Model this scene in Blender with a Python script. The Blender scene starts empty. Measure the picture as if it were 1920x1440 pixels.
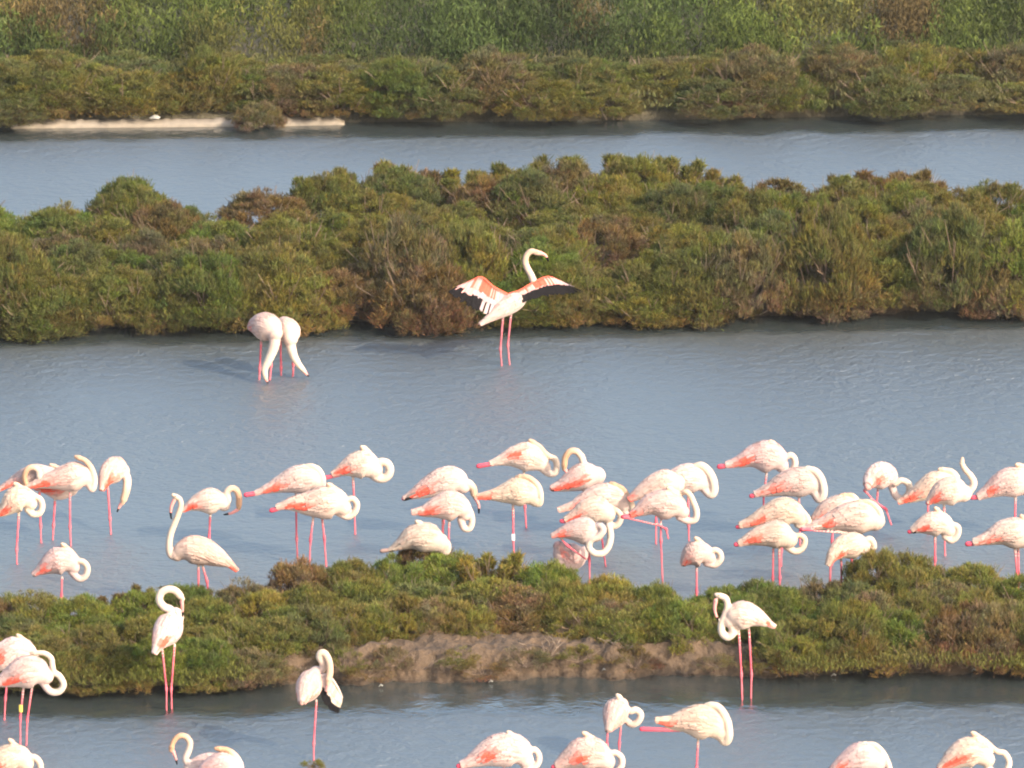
import bpy, bmesh, math, random
import numpy as np
from mathutils import Vector, noise

random.seed(7)
RNG = np.random.default_rng(11)
SC = bpy.context.scene
COL = SC.collection

# ------------------------------------------------------------------ camera, sky, sun, exposure
CAM_H = 24.0
PITCH = math.radians(14.5)
FPX = 14950.0                      # focal length in pixels of the 1920 px wide photograph
cam = bpy.data.cameras.new('camera')
cam.sensor_width = 36.0
cam.lens = 36.0 * FPX / 1920.0
cam.clip_start = 1.0
cam.clip_end = 12000.0
cam.dof.use_dof = True
cam.dof.focus_distance = 93.0
cam.dof.aperture_fstop = 5.6
camo = bpy.data.objects.new('camera', cam)
COL.objects.link(camo)
camo.location = (0, 0, CAM_H)
camo.rotation_euler = (math.pi / 2 - PITCH, 0, 0)
SC.camera = camo

SUN_ELEV = math.radians(32)
SUN_AZ = math.radians(47)          # to the right of straight behind the camera
sun_dir = Vector((math.sin(SUN_AZ) * math.cos(SUN_ELEV), -math.cos(SUN_AZ) * math.cos(SUN_ELEV), math.sin(SUN_ELEV)))
world = bpy.data.worlds.new('World')
SC.world = world
world.use_nodes = True
wn = world.node_tree
wn.nodes.clear()
sky = wn.nodes.new('ShaderNodeTexSky')
sky.sky_type = 'NISHITA'
sky.sun_disc = False
sky.sun_elevation = SUN_ELEV
sky.sun_rotation = math.pi - SUN_AZ
sky.air_density = 1.3
sky.dust_density = 4.0
sky.ozone_density = 1.0
bg = wn.nodes.new('ShaderNodeBackground')
bg.inputs['Strength'].default_value = 0.15
wo = wn.nodes.new('ShaderNodeOutputWorld')
wn.links.new(sky.outputs[0], bg.inputs[0])
wn.links.new(bg.outputs[0], wo.inputs[0])

sl = bpy.data.lights.new('sun', 'SUN')
sl.energy = 2.5
sl.angle = math.radians(0.6)
sl.color = (1.0, 0.87, 0.70)
so = bpy.data.objects.new('sun', sl)
COL.objects.link(so)
so.rotation_euler = sun_dir.to_track_quat('Z', 'Y').to_euler()

SC.view_settings.view_transform = 'Standard'
SC.view_settings.look = 'None'
SC.view_settings.exposure = 1.68
SC.view_settings.gamma = 1.0
SC.view_settings.use_curve_mapping = False
SC.render.engine = 'CYCLES'
SC.cycles.use_denoising = True
SC.cycles.max_bounces = 5
SC.cycles.diffuse_bounces = 3
SC.cycles.glossy_bounces = 3
SC.cycles.pixel_filter_type = 'BLACKMAN_HARRIS'
SC.cycles.filter_width = 2.0

# ------------------------------------------------------------------ pixel <-> place
FWD = Vector((0, math.cos(PITCH), -math.sin(PITCH)))
UP = Vector((0, math.sin(PITCH), math.cos(PITCH)))
EYE = Vector((0, 0, CAM_H))

def ray(px, py):
    return FWD + Vector((1, 0, 0)) * ((px - 960) / FPX) - UP * ((py - 720) / FPX)

def ground(px, py, z=0.0):
    d = ray(px, py)
    return EYE + d * ((z - CAM_H) / d.z)

def on_plane(px, py, p0, n):
    d = ray(px, py)
    return EYE + d * ((p0 - EYE).dot(n) / d.dot(n))

def project(p):
    v = Vector(p) - EYE
    z = v.dot(FWD)
    return 960 + FPX * v.x / z, 720 - FPX * v.dot(UP) / z, FPX / z

def lerp_table(tab, x):
    return float(np.interp(x, [a for a, _ in tab], [b for _, b in tab]))

# ------------------------------------------------------------------ helpers
def tag(o, label=None, cat=None, group=None, kind=None):
    if label: o['label'] = label
    if cat: o['category'] = cat
    if group: o['group'] = group
    if kind: o['kind'] = kind
    return o

def empty(name, loc):
    o = bpy.data.objects.new(name, None)
    o.empty_display_size = 0.1
    o.location = loc
    COL.objects.link(o)
    return o

def link(name, me, mat=None, parent=None, loc=None):
    if mat and not me.materials:
        me.materials.append(mat)
    o = bpy.data.objects.new(name, me)
    COL.objects.link(o)
    if parent: o.parent = parent
    if loc is not None: o.location = loc
    return o

def mesh_np(name, verts, faces, cols=None, smooth=False):
    """faces: (n,3) or (n,4) int array, or list"""
    me = bpy.data.meshes.new(name)
    verts = np.asarray(verts, dtype=np.float32)
    if isinstance(faces, np.ndarray):
        n, k = faces.shape
        me.vertices.add(len(verts))
        me.vertices.foreach_set('co', verts.ravel())
        me.loops.add(n * k)
        me.loops.foreach_set('vertex_index', faces.astype(np.int32).ravel())
        me.polygons.add(n)
        me.polygons.foreach_set('loop_start', np.arange(0, n * k, k, dtype=np.int32))
        me.polygons.foreach_set('loop_total', np.full(n, k, dtype=np.int32))
        me.update(calc_edges=True)
    else:
        me.from_pydata([tuple(v) for v in verts], [], faces)
        me.update()
    if cols is not None:
        a = me.color_attributes.new('Col', 'FLOAT_COLOR', 'POINT')
        c = np.ones((len(verts), 4), dtype=np.float32)
        c[:, :3] = cols
        a.data.foreach_set('color', c.ravel())
    if smooth:
        me.polygons.foreach_set('use_smooth', np.ones(len(me.polygons), dtype=bool))
    return me

def new_mat(name):
    m = bpy.data.materials.new(name)
    m.use_nodes = True
    nt = m.node_tree
    b = nt.nodes['Principled BSDF']
    return m, nt, b

def N(nt, t, **kw):
    n = nt.nodes.new(t)
    for k, v in kw.items():
        setattr(n, k, v)
    return n

# ------------------------------------------------------------------ materials
def mat_water():
    m, nt, b = new_mat('water')
    b.inputs['Base Color'].default_value = (0.026, 0.033, 0.033, 1)
    b.inputs['Roughness'].default_value = 0.2
    b.inputs['IOR'].default_value = 3.0
    geo = N(nt, 'ShaderNodeNewGeometry')
    def wave(sx, sy, scale, detail, dist):
        mp = N(nt, 'ShaderNodeMapping')
        mp.inputs['Scale'].default_value = (sx, sy, 1)
        nt.links.new(geo.outputs['Position'], mp.inputs['Vector'])
        t = N(nt, 'ShaderNodeTexNoise')
        t.inputs['Scale'].default_value = scale
        t.inputs['Detail'].default_value = detail
        t.inputs['Distortion'].default_value = dist
        nt.links.new(mp.outputs[0], t.inputs['Vector'])
        return t.outputs['Fac']
    a = wave(1.0, 1.1, 5.0, 4.0, 0.4)
    c = wave(1.0, 1.0, 17.0, 4.0, 0.2)
    # gusts: patches of rougher and calmer water
    g = wave(0.25, 0.5, 0.7, 2.0, 0.0)
    mr = N(nt, 'ShaderNodeMapRange')
    mr.inputs['From Min'].default_value = 0.35
    mr.inputs['From Max'].default_value = 0.65
    mr.inputs['To Min'].default_value = 0.6
    mr.inputs['To Max'].default_value = 1.2
    nt.links.new(g, mr.inputs['Value'])
    # sheltered strips of calm water right in front of each bank, livelier water beyond them
    sp = N(nt, 'ShaderNodeSeparateXYZ')
    nt.links.new(geo.outputs['Position'], sp.inputs[0])
    def math_(op, *ins):
        n = N(nt, 'ShaderNodeMath', operation=op)
        for k, v in enumerate(ins):
            if isinstance(v, (int, float)): n.inputs[k].default_value = v
            else: nt.links.new(v, n.inputs[k])
        return n.outputs[0]
    wob = wave(1.0, 1.0, 1.3, 4.0, 0.0)
    calm = None
    for (ya, yb, wid, reach) in ((1286, 1262, 1.05, 1.0), (618, 582, .70, 1.0), (238, 219, .75, 1.0)):
        pa, pb = ground(0, ya), ground(1920, yb)
        k = (pb.y - pa.y) / (pb.x - pa.x)
        c0 = pa.y - k * pa.x
        d = math_('SUBTRACT', math_('ADD', math_('MULTIPLY', sp.outputs[0], k), c0), sp.outputs[1])   # metres in front of the bank
        d = math_('ADD', d, math_('MULTIPLY', math_('SUBTRACT', wob, .5), .9))
        e = N(nt, 'ShaderNodeMapRange')
        e.inputs['From Min'].default_value = wid - .12
        e.inputs['From Max'].default_value = wid + .30
        e.inputs['To Min'].default_value = 1.0
        e.inputs['To Max'].default_value = 0.0
        nt.links.new(d, e.inputs['Value'])
        f = math_('MULTIPLY', e.outputs[0], math_('GREATER_THAN', d, -1.0))
        calm = f if calm is None else math_('MAXIMUM', calm, f)
    lee = N(nt, 'ShaderNodeMapRange')
    lee.inputs['To Min'].default_value = 1.0
    lee.inputs['To Max'].default_value = 0.22
    nt.links.new(calm, lee.inputs['Value'])
    rg = N(nt, 'ShaderNodeMapRange')
    rg.inputs['From Min'].default_value = 0.22
    rg.inputs['From Max'].default_value = 1.0
    rg.inputs['To Min'].default_value = 0.09
    rg.inputs['To Max'].default_value = 0.42
    nt.links.new(lee.outputs[0], rg.inputs['Value'])
    nt.links.new(rg.outputs[0], b.inputs['Roughness'])
    mm = N(nt, 'ShaderNodeMath', operation='MULTIPLY')
    nt.links.new(mr.outputs[0], mm.inputs[0])
    nt.links.new(lee.outputs[0], mm.inputs[1])
    b1 = N(nt, 'ShaderNodeBump')
    b1.inputs["Distance"].default_value = 0.060
    nt.links.new(a, b1.inputs['Height'])
    nt.links.new(mm.outputs[0], b1.inputs['Strength'])
    b2 = N(nt, 'ShaderNodeBump')
    b2.inputs["Distance"].default_value = 0.022
    nt.links.new(c, b2.inputs['Height'])
    nt.links.new(mm.outputs[0], b2.inputs['Strength'])
    nt.links.new(b1.outputs[0], b2.inputs['Normal'])
    nt.links.new(b2.outputs[0], b.inputs['Normal'])
    return m

def mat_mud(name, c1, c2, scale=3.0):
    m, nt, b = new_mat(name)
    b.inputs['Roughness'].default_value = 0.85
    geo = N(nt, 'ShaderNodeNewGeometry')
    t = N(nt, 'ShaderNodeTexNoise')
    t.inputs['Scale'].default_value = scale
    t.inputs['Detail'].default_value = 8
    t.inputs['Roughness'].default_value = 0.7
    nt.links.new(geo.outputs['Position'], t.inputs['Vector'])
    r = N(nt, 'ShaderNodeValToRGB')
    r.color_ramp.elements[0].position = 0.3
    r.color_ramp.elements[0].color = (*c1, 1)
    r.color_ramp.elements[1].position = 0.7
    r.color_ramp.elements[1].color = (*c2, 1)
    nt.links.new(t.outputs['Fac'], r.inputs[0])
    # wet and darker just above the water
    sp = N(nt, 'ShaderNodeSeparateXYZ')
    nt.links.new(geo.outputs['Position'], sp.inputs[0])
    w = N(nt, 'ShaderNodeMapRange')
    w.inputs['From Min'].default_value = 0.0
    w.inputs['From Max'].default_value = 0.07
    w.inputs['To Min'].default_value = 0.5
    w.inputs['To Max'].default_value = 1.0
    nt.links.new(sp.outputs[2], w.inputs['Value'])
    mx = N(nt, 'ShaderNodeMix', data_type='RGBA', blend_type='MULTIPLY')
    mx.inputs[0].default_value = 1.0
    nt.links.new(r.outputs[0], mx.inputs[6])
    nt.links.new(w.outputs[0], mx.inputs[7])
    nt.links.new(mx.outputs[2], b.inputs['Base Color'])
    bp = N(nt, 'ShaderNodeBump')
    bp.inputs['Distance'].default_value = 0.06
    bp.inputs['Strength'].default_value = 0.8
    t2 = N(nt, 'ShaderNodeTexNoise')
    t2.inputs['Scale'].default_value = 14
    t2.inputs['Detail'].default_value = 6
    nt.links.new(geo.outputs['Position'], t2.inputs['Vector'])
    nt.links.new(t2.outputs['Fac'], bp.inputs['Height'])
    nt.links.new(bp.outputs[0], b.inputs['Normal'])
    return m

def mat_foliage():
    """plant colour comes from the object's own colour; tips and patches vary with noise"""
    m, nt, b = new_mat('saltmarsh_foliage')
    b.inputs['Roughness'].default_value = 0.75
    b.inputs['Specular IOR Level'].default_value = 0.2
    oi = N(nt, 'ShaderNodeObjectInfo')
    at = N(nt, 'ShaderNodeAttribute', attribute_name='Col')
    geo = N(nt, 'ShaderNodeNewGeometry')
    t = N(nt, 'ShaderNodeTexNoise')
    t.inputs['Scale'].default_value = 1.5
    t.inputs['Detail'].default_value = 5
    t.inputs['Roughness'].default_value = 0.65
    nt.links.new(geo.outputs['Position'], t.inputs['Vector'])
    r = N(nt, 'ShaderNodeValToRGB')
    cr = r.color_ramp
    cr.elements[0].position = 0.28
    cr.elements[0].color = (0.100, 0.060, 0.036, 1)
    cr.elements[1].position = 0.72
    cr.elements[1].color = (0.050, 0.074, 0.018, 1)
    for p, c in ((0.42, (0.110, 0.085, 0.036)), (0.52, (0.098, 0.096, 0.028)), (0.62, (0.086, 0.100, 0.023))):
        e = cr.elements.new(p)
        e.color = (*c, 1)
    nt.links.new(t.outputs['Fac'], r.inputs[0])
    mx = N(nt, 'ShaderNodeMix', data_type='RGBA')
    mx.inputs[0].default_value = 0.62
    nt.links.new(r.outputs[0], mx.inputs[6])
    nt.links.new(oi.outputs['Color'], mx.inputs[7])
    m2 = N(nt, 'ShaderNodeMix', data_type='RGBA', blend_type='MULTIPLY')
    m2.inputs[0].default_value = 1.0
    nt.links.new(mx.outputs[2], m2.inputs[6])
    nt.links.new(at.outputs['Color'], m2.inputs[7])
    nt.links.new(m2.outputs[2], b.inputs['Base Color'])
    tr = N(nt, 'ShaderNodeBsdfTranslucent')
    nt.links.new(m2.outputs[2], tr.inputs['Color'])
    ms = N(nt, 'ShaderNodeMixShader')
    ms.inputs[0].default_value = 0.3
    nt.links.new(b.outputs[0], ms.inputs[1])
    nt.links.new(tr.outputs[0], ms.inputs[2])
    nt.links.new(ms.outputs[0], nt.nodes['Material Output'].inputs['Surface'])
    return m

def mat_vcol(name, rough=0.8, bump=0.0, bscale=70.0, spec=0.3):
    m, nt, b = new_mat(name)
    b.inputs['Roughness'].default_value = rough
    b.inputs['Specular IOR Level'].default_value = spec
    at = N(nt, 'ShaderNodeAttribute', attribute_name='Col')
    tc = N(nt, 'ShaderNodeTexCoord')
    t = N(nt, 'ShaderNodeTexNoise')
    t.inputs['Scale'].default_value = 26
    t.inputs['Detail'].default_value = 4
    nt.links.new(tc.outputs['Object'], t.inputs['Vector'])
    mr = N(nt, 'ShaderNodeMapRange')
    mr.inputs['To Min'].default_value = 0.86
    mr.inputs['To Max'].default_value = 1.10
    nt.links.new(t.outputs['Fac'], mr.inputs['Value'])
    mx = N(nt, 'ShaderNodeMix', data_type='RGBA', blend_type='MULTIPLY')
    mx.inputs[0].default_value = 1.0
    nt.links.new(at.outputs['Color'], mx.inputs[6])
    nt.links.new(mr.outputs[0], mx.inputs[7])
    nt.links.new(mx.outputs[2], b.inputs['Base Color'])
    if bump:
        bp = N(nt, 'ShaderNodeBump')
        bp.inputs['Distance'].default_value = bump
        t2 = N(nt, 'ShaderNodeTexNoise')
        t2.inputs['Scale'].default_value = bscale
        t2.inputs['Detail'].default_value = 3
        nt.links.new(tc.outputs['Object'], t2.inputs['Vector'])
        nt.links.new(t2.outputs['Fac'], bp.inputs['Height'])
        nt.links.new(bp.outputs[0], b.inputs['Normal'])
    return m

def mat_plain(name, c, rough=0.7):
    m, nt, b = new_mat(name)
    b.inputs['Roughness'].default_value = rough
    tc = N(nt, 'ShaderNodeTexCoord')
    t = N(nt, 'ShaderNodeTexNoise')
    t.inputs['Scale'].default_value = 12
    t.inputs['Detail'].default_value = 5
    nt.links.new(tc.outputs['Object'], t.inputs['Vector'])
    r = N(nt, 'ShaderNodeValToRGB')
    r.color_ramp.elements[0].color = (*[x * 0.65 for x in c], 1)
    r.color_ramp.elements[1].color = (*[min(1, x * 1.25) for x in c], 1)
    nt.links.new(t.outputs['Fac'], r.inputs[0])
    nt.links.new(r.outputs[0], b.inputs['Base Color'])
    return m

M_WATER = mat_water()
M_MUD = mat_mud('bank_mud', (0.036, 0.022, 0.012), (0.100, 0.062, 0.034), 6.0)
M_LAND = mat_mud('dry_land', (0.045, 0.040, 0.022), (0.10, 0.08, 0.045), 1.0)
M_FOL = mat_foliage()
M_FEATHER = mat_vcol('plumage', 0.9, 0.004, 60, .12)
M_WOOD = mat_plain('dead_wood', (0.15, 0.108, 0.078))
M_STEM = mat_plain('shrub_stem', (0.13, 0.085, 0.055))
M_LEDGE = mat_plain('pale_ledge', (0.19, 0.157, 0.12))
M_BLACK = mat_plain('bird_eye', (0.02, 0.015, 0.01), 0.3)
M_YBAND = mat_plain('yellow_band', (0.75, 0.55, 0.08), 0.4)
M_WBAND = mat_plain('white_band', (0.8, 0.8, 0.78), 0.4)

# ------------------------------------------------------------------ shorelines and skylines, read along the photograph's x
NEAR_FRONT = [(-400, 1287), (0, 1286), (320, 1290), (640, 1284), (1000, 1274), (1400, 1268), (1920, 1260), (2300, 1256)]
NEAR_SKY = [(-400, 1108), (0, 1108), (200, 1106), (270, 1098), (330, 1096), (400, 1082), (470, 1078), (520, 1060), (560, 1046), (640, 1044), (700, 1048), (760, 1036), (800, 1020),
            (850, 1030), (900, 1038), (1000, 1048), (1060, 1056), (1110, 1068), (1150, 1088), (1290, 1088), (1400, 1080), (1480, 1074), (1560, 1090), (1590, 1062),
            (1640, 1036), (1690, 1044), (1740, 1034), (1800, 1042), (1850, 1062), (1920, 1078), (2300, 1080)]
MID_FRONT = [(-400, 622), (0, 618), (300, 612), (600, 606), (900, 602), (1300, 596), (1600, 588), (1920, 582), (2300, 578)]
MID_SKY = [(-400, 352), (0, 358), (130, 372), (165, 362), (195, 338), (235, 330), (280, 338), (320, 374), (380, 372), (450, 360), (500, 342), (560, 332), (650, 314), (700, 306),
           (800, 312), (900, 318), (960, 306), (1010, 290), (1080, 300), (1150, 290), (1250, 296), (1330, 318), (1360, 342), (1500, 340), (1560, 345), (1600, 318),
           (1650, 306), (1720, 318), (1760, 326), (1850, 330), (1920, 338), (2300, 345)]
FAR_FRONT = [(-400, 240), (0, 238), (650, 234), (1200, 230), (1600, 222), (1920, 218), (2300, 216)]

def hill(x, y, s, a):
    return noise.noise(Vector((x * s, y * s, 3.1))) * a

def islet(name, front, back_of, z_top, bank, mat, x0=-420, x1=2340, nx=520, nv=56):
    """terrain strip between a front and a back shoreline; bank(px) = how steep the front is (0 gentle, 1 cliff)"""
    verts, faces = [], []
    for i in range(nx + 1):
        px = x0 + (x1 - x0) * i / nx
        f = ground(px, lerp_table(front, px))
        bk = ground(px, back_of(px))
        for j in range(nv + 1):
            v = j / nv
            v = v ** 1.6
            p = f.lerp(bk, v)
            d = (p - f).length
            e = (bk - p).length
            rise = 0.10 + 0.55 * (1 - bank(px))
            h = z_top * min(1.0, max(0.0, (d - 0.04) / rise) ** 0.75) * min(1.0, (e / 0.5)) 
            h += hill(p.x, p.y, 1.3, 0.07) * min(1, d / .3) + hill(p.x, p.y, 5.0, 0.07) * min(1, d / .1) + hill(p.x, p.y * 1.5, 13.0, 0.035) * min(1, d / .1)
            if j == 0 or j == nv:
                h = -0.12
            elif j == 1:
                h = min(h, 0.02)
            p = p.copy()
            p.y += hill(p.x * 1.0, 7.7, 1.6, 0.22) + hill(p.x, 2.2, 6, 0.09) + hill(p.x, h * 5, 14, 0.05)
            verts.append((p.x, p.y, h))
    for i in range(nx):
        for j in range(nv):
            a = i * (nv + 1) + j
            faces.append((a, a + nv + 1, a + nv + 2, a + 1))
    me = mesh_np(name, verts, np.array(faces), smooth=True)
    o = link(name, me, mat)
    o['kind'] = 'structure'
    return o

# ------------------------------------------------------------------ setting
def flat(name, x0, x1, y0, y1, z, mat):
    me = mesh_np(name, [(x0, y0, z), (x1, y0, z), (x1, y1, z), (x0, y1, z)], np.array([[0, 1, 2, 3]]))
    o = link(name, me, mat)
    o['kind'] = 'structure'
    return o

flat('ground', -6000, 6000, -200, 9000, -0.5, M_LAND)
flat('water', -300, 300, 20, 150, 0.0, M_WATER)

def near_back(px): return lerp_table(NEAR_SKY, px) + 74
def mid_back(px): return lerp_table(MID_SKY, px) + 92
def near_bank(px): return .8 if 420 < px < 1560 else 0.7
islet('near_islet', NEAR_FRONT, near_back, 0.28, near_bank, M_MUD)
islet('middle_islet', MID_FRONT, mid_back, 0.20, lambda px: 0.5, M_MUD)

# the far shore runs on as land to the horizon
fy = [0, .25, .6, 1.2, 2.5, 5, 9, 15, 25, 45, 80, 160, 400, 1500, 7000]
fz = [-.12, .10, .14, .18, .20, .24, .28, .32, .4, .5, .7, 1.2, 2, 5, 9]
vs, fs = [], []
NXF = 120
for i in range(NXF + 1):
    px = -3000 + 7920 * i / NXF
    f = ground(px, lerp_table(FAR_FRONT, px))
    for d, z in zip(fy, fz):
        spread = 1 + d * 0.012
        vs.append((f.x * spread, f.y + d, z + (hill(f.x, d, .8, .05) if d > 0 else 0)))
for i in range(NXF):
    for j in range(len(fy) - 1):
        a = i * len(fy) + j
        fs.append((a, a + len(fy), a + len(fy) + 1, a + 1))
o = link('far_shore_land', mesh_np('far_shore_land', vs, np.array(fs), smooth=True), M_LAND)
o['kind'] = 'structure'

# ------------------------------------------------------------------ foliage builders
def blades(base, dirs, length, width, cols, bend=0.25, rng=RNG):
    """thin pointed blades, two triangles each (kite shape); all inputs arrays"""
    n = len(base)
    side = np.cross(dirs, rng.normal(size=(n, 3)))
    side /= np.linalg.norm(side, axis=1, keepdims=True) + 1e-9
    L = length[:, None]
    Wd = width[:, None] * 0.5
    midp = base + dirs * L * 0.5
    drift = rng.normal(size=(n, 3)) * L * bend * 0.5
    tip = base + dirs * L + drift
    v = np.stack([base, midp + side * Wd, tip, midp - side * Wd], axis=1).reshape(-1, 3)
    idx = np.arange(n)[:, None] * 4
    f = np.concatenate([idx + np.array([[0, 1, 2]]), idx + np.array([[0, 2, 3]])])
    c = np.repeat(cols, 4, axis=0)
    c = c.reshape(n, 4, 3)
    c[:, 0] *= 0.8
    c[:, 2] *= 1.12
    return v, f, c.reshape(-1, 3)

def unit(v):
    return v / (np.linalg.norm(v, axis=-1, keepdims=True) + 1e-9)

def shrub_foliage(seed, R=0.5, H=0.5, n_lump=26, per=62, upright=0.9, lump_r=0.12, bl=(.034, .075), bw=(.0045, .0080), plume=False, m=8):
    rng = np.random.default_rng(seed)
    u = rng.uniform(0, 1, n_lump)
    th = rng.uniform(0, 2 * math.pi, n_lump)
    ph = np.arccos(1 - u * 1.05)            # from the top down to slightly under the rim
    rr = rng.uniform(.68, 1.0, n_lump) ** .55
    cx = np.stack([np.sin(ph) * np.cos(th) * R * rr, np.sin(ph) * np.sin(th) * R * rr, np.clip(np.cos(ph), 0.02, 1) * H * rr * rng.uniform(.8, 1.08, n_lump)], 1)
    if plume:
        ns = 7
        sp = np.clip(rng.normal(size=(ns, 2)), -1.1, 1.1) * R * .55
        sh = rng.uniform(.55, 1.0, ns)
        which = rng.integers(0, ns, n_lump)
        zz = rng.uniform(0.0, 1, n_lump)
        fan = 1 + zz * .5
        cx = np.stack([sp[which, 0] * fan, sp[which, 1] * fan, zz * sh[which] * H * .92], 1)
    P, D, Cc = [], [], []
    for k in range(n_lump):
        lr = lump_r * rng.uniform(.6, 1.25) * ((1.15 - .75 * zz[k]) if plume else 1)
        d = unit(rng.normal(size=(per, 3)))
        d[:, 2] = np.abs(d[:, 2]) * 0.9 - 0.25
        p = cx[k] * 0.94 + d * lr * rng.uniform(.35, 1.0, (per, 1))
        p[:, 2] = np.maximum(p[:, 2], 0.0)
        out = unit(d + 0.6 * unit(cx[k][None, :] + 1e-6))
        tint = rng.uniform(.80, 1.16) * np.array([rng.uniform(.85, 1.2), 1.0, rng.uniform(.7, 1.3)])
        P.append(p)
        D.append(unit(out * (1 - upright * .55) + np.array([0, 0, 1]) * upright + rng.normal(size=(per, 3)) * .25))
        Cc.append(np.repeat(tint[None, :], per, 0))
    P = np.concatenate(P); D = np.concatenate(D); Cc = np.concatenate(Cc)
    P = np.repeat(P, m, 0) + rng.normal(size=(len(P) * m, 3)) * .014
    D = unit(np.repeat(D, m, 0) + rng.normal(size=(len(D) * m, 3)) * .38)
    n = len(P)
    Cc = np.repeat(Cc, m, 0) * rng.uniform(.65, 1.4, (n, 1)) * rng.uniform(.92, 1.08, (n, 3))
    # older woody sprigs low on the plant have lost their green
    dead = rng.uniform(0, 1, n) < np.clip(.75 - P[:, 2] / H * 1.7, .05, .8)
    Cc[dead] *= np.array([1.15, .84, 1.15])
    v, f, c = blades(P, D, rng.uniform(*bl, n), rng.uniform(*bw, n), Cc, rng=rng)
    v[:, 2] = np.maximum(v[:, 2], -0.02)
    me = mesh_np('foliage', v, f, np.clip(c, 0, 3))
    me['R'] = R; me['H'] = H
    return me

def branch_tubes(paths, sides=5):
    V, F = [], []
    for pts, r0, r1 in paths:
        pts = [Vector(p) for p in pts]
        base = len(V)
        for i, p in enumerate(pts):
            t = (pts[min(i + 1, len(pts) - 1)] - pts[max(i - 1, 0)]).normalized()
            a = t.orthogonal().normalized()
            b = t.cross(a)
            r = r0 + (r1 - r0) * i / (len(pts) - 1)
            for k in range(sides):
                an = 2 * math.pi * k / sides
                V.append(p + a * math.cos(an) * r + b * math.sin(an) * r)
        for i in range(len(pts) - 1):
            for k in range(sides):
                F.append((base + i * sides + k, base + i * sides + (k + 1) % sides, base + (i + 1) * sides + (k + 1) % sides, base + (i + 1) * sides + k))
        F.append(tuple(base + k for k in range(sides))[::-1])
        F.append(tuple(base + (len(pts) - 1) * sides + k for k in range(sides)))
    return [tuple(v) for v in V], F

def stems_mesh(seed, R=0.5, H=0.5):
    rnd = random.Random(seed)
    paths = []
    for k in range(14):
        a = rnd.uniform(0, 2 * math.pi)
        out = rnd.uniform(.35, 1.02) * R
        top = Vector((math.cos(a) * out, math.sin(a) * out, H * rnd.uniform(.25, .8)))
        m = Vector((math.cos(a) * out * .55 + rnd.uniform(-.05, .05), math.sin(a) * out * .55, H * rnd.uniform(.05, .35)))
        paths.append(([(rnd.uniform(-.05, .05), rnd.uniform(-.05, .05), -.02), m, top], .010, .004))
        for q in range(2):
            e = top + Vector((rnd.uniform(-.12, .12), rnd.uniform(-.12, .12), rnd.uniform(.0, .12)))
            paths.append(([m.lerp(top, .5), e], .005, .002))
    v, f = branch_tubes(paths, 4)
    return mesh_np('stems', v, f)

DOMES = [shrub_foliage(100 + i, upright=0.8 + .15 * (i % 3), n_lump=76 + 6 * (i % 4), per=30, lump_r=.13) for i in range(7)]
BIG = [shrub_foliage(150 + i, R=.72, H=.80, upright=0.7 + .15 * (i % 3), n_lump=130, per=30, lump_r=.16, bl=(.04, .09), bw=(.0055, .0095)) for i in range(6)]
PLUMES = [shrub_foliage(200 + i, R=.34, H=.5, n_lump=90, per=20, upright=1.5, lump_r=.095, bl=(.04, .09), plume=True) for i in range(4)]
SPARSE = [shrub_foliage(300 + i, R=.5, H=.42, n_lump=26, per=22, upright=.7, lump_r=.16, bl=(.035, .07), bw=(.006, .010)) for i in range(3)]
STEMS = [stems_mesh(400 + i) for i in range(4)]

PALETTE = {
    'green':        (0.070, 0.105, 0.015),
    'bright green': (0.105, 0.145, 0.018),
    'olive':        (0.121, 0.121, 0.023),
    'yellowish':    (0.160, 0.140, 0.025),
    'reddish brown': (0.141, 0.087, 0.038),
    'grey brown':   (0.121, 0.098, 0.047),
    'dull green':   (0.083, 0.101, 0.029),
}
USED_LABELS = {}
VIVID = [1.0]

def place_shrub(p, rx, h, colour, kind, label, group, rot=None):
    root = empty('saltmarsh_shrub', p)
    root.rotation_euler = (0, 0, random.uniform(0, 6.28) if rot is None else rot)
    root.scale = (rx / .5, rx / .5, h / .5)
    tag(root, label, 'shrub', group)
    me = random.choice(kind)
    root.scale = (rx / me['R'], rx / me['R'], h / me['H'])
    f = link('foliage', me, M_FOL, root)
    c = PALETTE[colour]
    j = random.uniform(.84, 1.18) * VIVID[0]
    f.color = (c[0] * j * random.uniform(.93, 1.08), c[1] * j, c[2] * j, 1)
    st = link('stems', random.choice(STEMS), M_STEM, root)
    st.scale = (me['R'] / .5, me['R'] / .5, me['H'] / .5)
    return root

# things one can find in the photograph, by the pixel they stand at, used to say which shrub is which
NEAR_MARKS = [(20, 'behind the left edge flamingos'), (120, 'below the hunched flamingo at far left'), (215, 'left of the upright red brown plumes'), (318, 'around the flamingo standing at the left bank'),
              (430, 'right of the long necked flamingo'), (500, 'left of the preening flamingo'), (590, 'above the preening flamingo'), (700, 'right of the preening flamingo'), (800, 'below the dark winged juvenile'),
              (900, 'left of the white banded leg'), (990, 'below the white banded leg'), (1080, 'below the grey shaded flamingo'), (1180, 'left of the raised leg flamingo'),
              (1260, 'below the raised leg flamingo'), (1340, 'left of the flamingo at the right bank'), (1420, 'behind the flamingo at the right bank'), (1510, 'right of the flamingo at the right bank'),
              (1600, 'below the two birds crowding the right'), (1680, 'in the right hand rise'), (1760, 'just past the right hand rise'), (1850, 'near the right edge'), (1930, 'at the right edge'), (2020, 'beyond the right edge')]
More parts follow.
